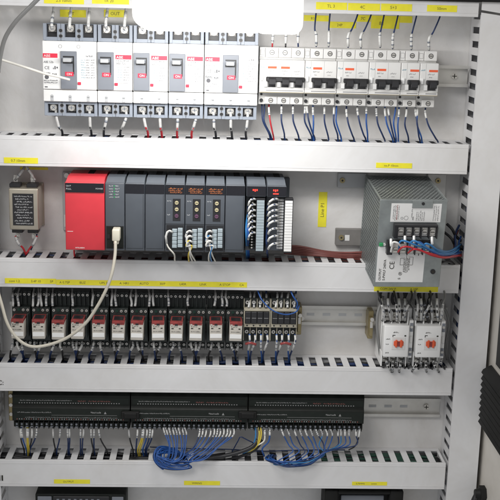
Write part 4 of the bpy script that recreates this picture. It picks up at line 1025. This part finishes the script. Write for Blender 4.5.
# ------------------------------------------------------------ things below the lowest duct
a = at(35, 493, 20)
T = thing('panel_meter', 'low grey framed box with dark top under the lowest duct at left', 'device', (a.x, YP, -800))
w = at(126, 494, 20).x-a.x
b = MB(); b.box(0, w, 0, -40, 0, 800+a.z-1, bev=3, seg=3); b.build('case', 'unit', T)
b = MB(); b.box(4, 26, -40, -42, 0, 800+a.z-5, bev=.6, mi=1); b.box(28, w-26, -40, -43, 0, 800+a.z-4, bev=1); b.box(w-22, w-4, -40, -42, 0, 800+a.z-5, bev=.6, mi=1)
for i in range(8): b.box(34+i*9, 38+i*9, -43, -43.6, 0, 800+a.z-8, mi=1)
b.build('front_plate', ['black', 'dgrey'], T)
a = at(325, 490.5, 10); w = at(404, 491, 10).x-a.x; h = 820+a.z
T = thing('terminal_box', 'black box with a handle-like gap under the lowest duct at right', 'device', (a.x, YP, -820))
b = MB(); b.box(0, w, 0, -30, 0, h-8, bev=2); b.box(0, 22, -30, -50, 0, h, bev=3, seg=2); b.box(w-22, w, -30, -50, 0, h, bev=3, seg=2); b.box(20, w-20, -36, -50, h-7, h-1, bev=2); b.build('case', 'louv', T)
b = MB(); b.box(28, w-28, -30, -34, 0, h-16, bev=1); b.build('inset', 'dgrey', T)

# ------------------------------------------------------------ right-hand side wall fittings
T = thing('louvre_grille', 'black finned louvre grille standing out from the right side wall', 'louvre', (431.7, -8, -608))
b = MB(); b.box(-3, 0, 0, -250, 0, 90, bev=1); b.build('frame', 'louv', T)
for i in range(9):
    b = MB(); z = 84-i*9.8
    b.prism([(-3, z+5), (-13, z-1), (-15.5, z-6), (-14, z-6.6), (-3, z-2)], -250, -i*.4, 'y'); b.build('fin', 'louv', T)
T = thing('door_switch', 'dark rounded plate with pale rim on the side wall at right edge', 'wall plate', (431.7, -20, -512))
a0 = at(494.5, 264, -20)
b = MB(); b.box(-1.2, 0, -8, -150, 0, 125, bev=.5, seg=2); b.build('rim', 'wall', T)
b = MB(); b.box(-4, -1.2, -20, -146, 6, 121, bev=1.2, seg=3); b.build('plate', 'louv', T)
T = thing('cable_gland', 'black cable gland on the side wall in the bottom right corner', 'cable gland', (432, -12, -722))
b = MB(); b.cyl((0, -14, 0), 13, -9, 'x', n=6, smooth=False); b.cyl((-9, -14, 0), 9, -7, 'x', n=20, r2=7); b.build('gland_body', 'louv', T)
b = MB(); b.tube([(-12, -14, 0), (-18, -18, -20), (-12, -22, -70), (-10, -20, -140)], 5, n=12); b.build('cable', 'wblack', T)

# ------------------------------------------------------------ lamp
LY = -150
lp = at(303.5, 36, LY-28); l0 = at(131, 36, LY-28); Lw = lp.x-l0.x
T = thing('cabinet_lamp', 'glaring white tube lamp hanging in front of the large breakers', 'lamp', (l0.x, LY, lp.z+1))
b = MB(); b.box(9, Lw-45.2, -27, 27, .6, 62, bev=15, seg=6); b.build('diffuser', 'lamp', T)
b = MB(); b.box(Lw-62, Lw, -28, 28, 0, 64, bev=13, seg=6); b.build('end_cap', 'lampcap', T)
b = MB(); b.box(0, 40, -28, 28, 4, 64, bev=18, seg=6); b.build('end_cap', 'lampcap', T)
for x in (30, Lw-36): b = MB(); b.box(x, x+6, -3, 3, 60, 120); b.build('hanger', 'steel', T)

# ------------------------------------------------------------ loose cables
pc = at(117, 229, -52)
T = wire('beige programming cable looping from the processor module down across the relays', [(115.5, 241, -58), (115, 255, -62), (112, 272, -68), (107, 288, -70), (98, 306, -66), (85, 323, -62), (68, 337, -58), (50, 345, -58), (32, 346, -58), (18, 339, -58), (8, 324, -56), (2, 305, -50), (-3, 285, -40), (-6, 265, -30)], 'beige', 2.3, jit=.7, cat='cable', name='cable')
w0 = at(115.5, 241, -58)
def rel(px, py, Y): return at(px, py, Y)-w0
b = MB(); q = rel(116.3, 234, -52); b.box(q.x-5.4, q.x+5.4, q.y-8, q.y+12, q.z-9, q.z+8, bev=1.6, seg=2); b.box(q.x-3.6, q.x+3.6, q.y-5, q.y+5, q.z-14, q.z-8, bev=1.2, seg=2); b.build('plug', 'conn', T)
wire('thick grey cable arching down at the top left corner', [(43, -6, -100), (31, 6, -104), (16, 21, -106), (6, 37, -104), (1, 54, -100), (-2, 72, -92)], 'wgrey', 2.9, cat='cable', name='cable')
wire('thin white cord crossing the leftmost breaker from the left edge', [(-4, 58, -60), (12, 63, -62), (30, 69, -60), (45, 73.5, -40), (58, 76.5, -30), (70, 79.5, -24)], 'wwhite', 1.7, cat='cord', name='cord')

# ------------------------------------------------------------ camera, light, render
cd = bpy.data.cameras.new('camera'); co = bpy.data.objects.new('camera', cd); col.objects.link(co)
cd.sensor_fit = 'HORIZONTAL'; cd.sensor_width = 36; cd.lens = 36*FPX/500; cd.clip_start = .05; cd.clip_end = 50
R3 = Matrix((RT, UP, -FW)).transposed(); co.matrix_world = Matrix.Translation(CAM*MM) @ R3.to_4x4()
scn.camera = co

w = bpy.data.worlds.new('World'); scn.world = w; w.use_nodes = True
bg = w.node_tree.nodes['Background']; bg.inputs['Color'].default_value = (.95, .97, 1, 1); bg.inputs['Strength'].default_value = .43

def area(name, loc, target, sx, sy, power, color):
    l = bpy.data.lights.new(name, 'AREA'); l.shape = 'RECTANGLE'; l.size = sx; l.size_y = sy; l.energy = power; l.color = color
    o = bpy.data.objects.new(name, l); col.objects.link(o); o.location = loc
    o.rotation_euler = (Vector(target)-Vector(loc)).to_track_quat('-Z', 'Y').to_euler(); return o
area('cabinet_lamp_light', (-.01, -.20, -.045), (-.02, .03, -.35), .26, .05, 1.1, (1, .985, .96))
area('room_light', (-.75, -1.5, .95), (.05, 0, -.4), .9, .6, 16, (1, .975, .955))

scn.view_settings.view_transform = 'Standard'; scn.view_settings.look = 'None'
scn.view_settings.exposure = 0.06; scn.view_settings.gamma = 1
scn.render.engine = 'CYCLES'
scn.cycles.use_denoising = True
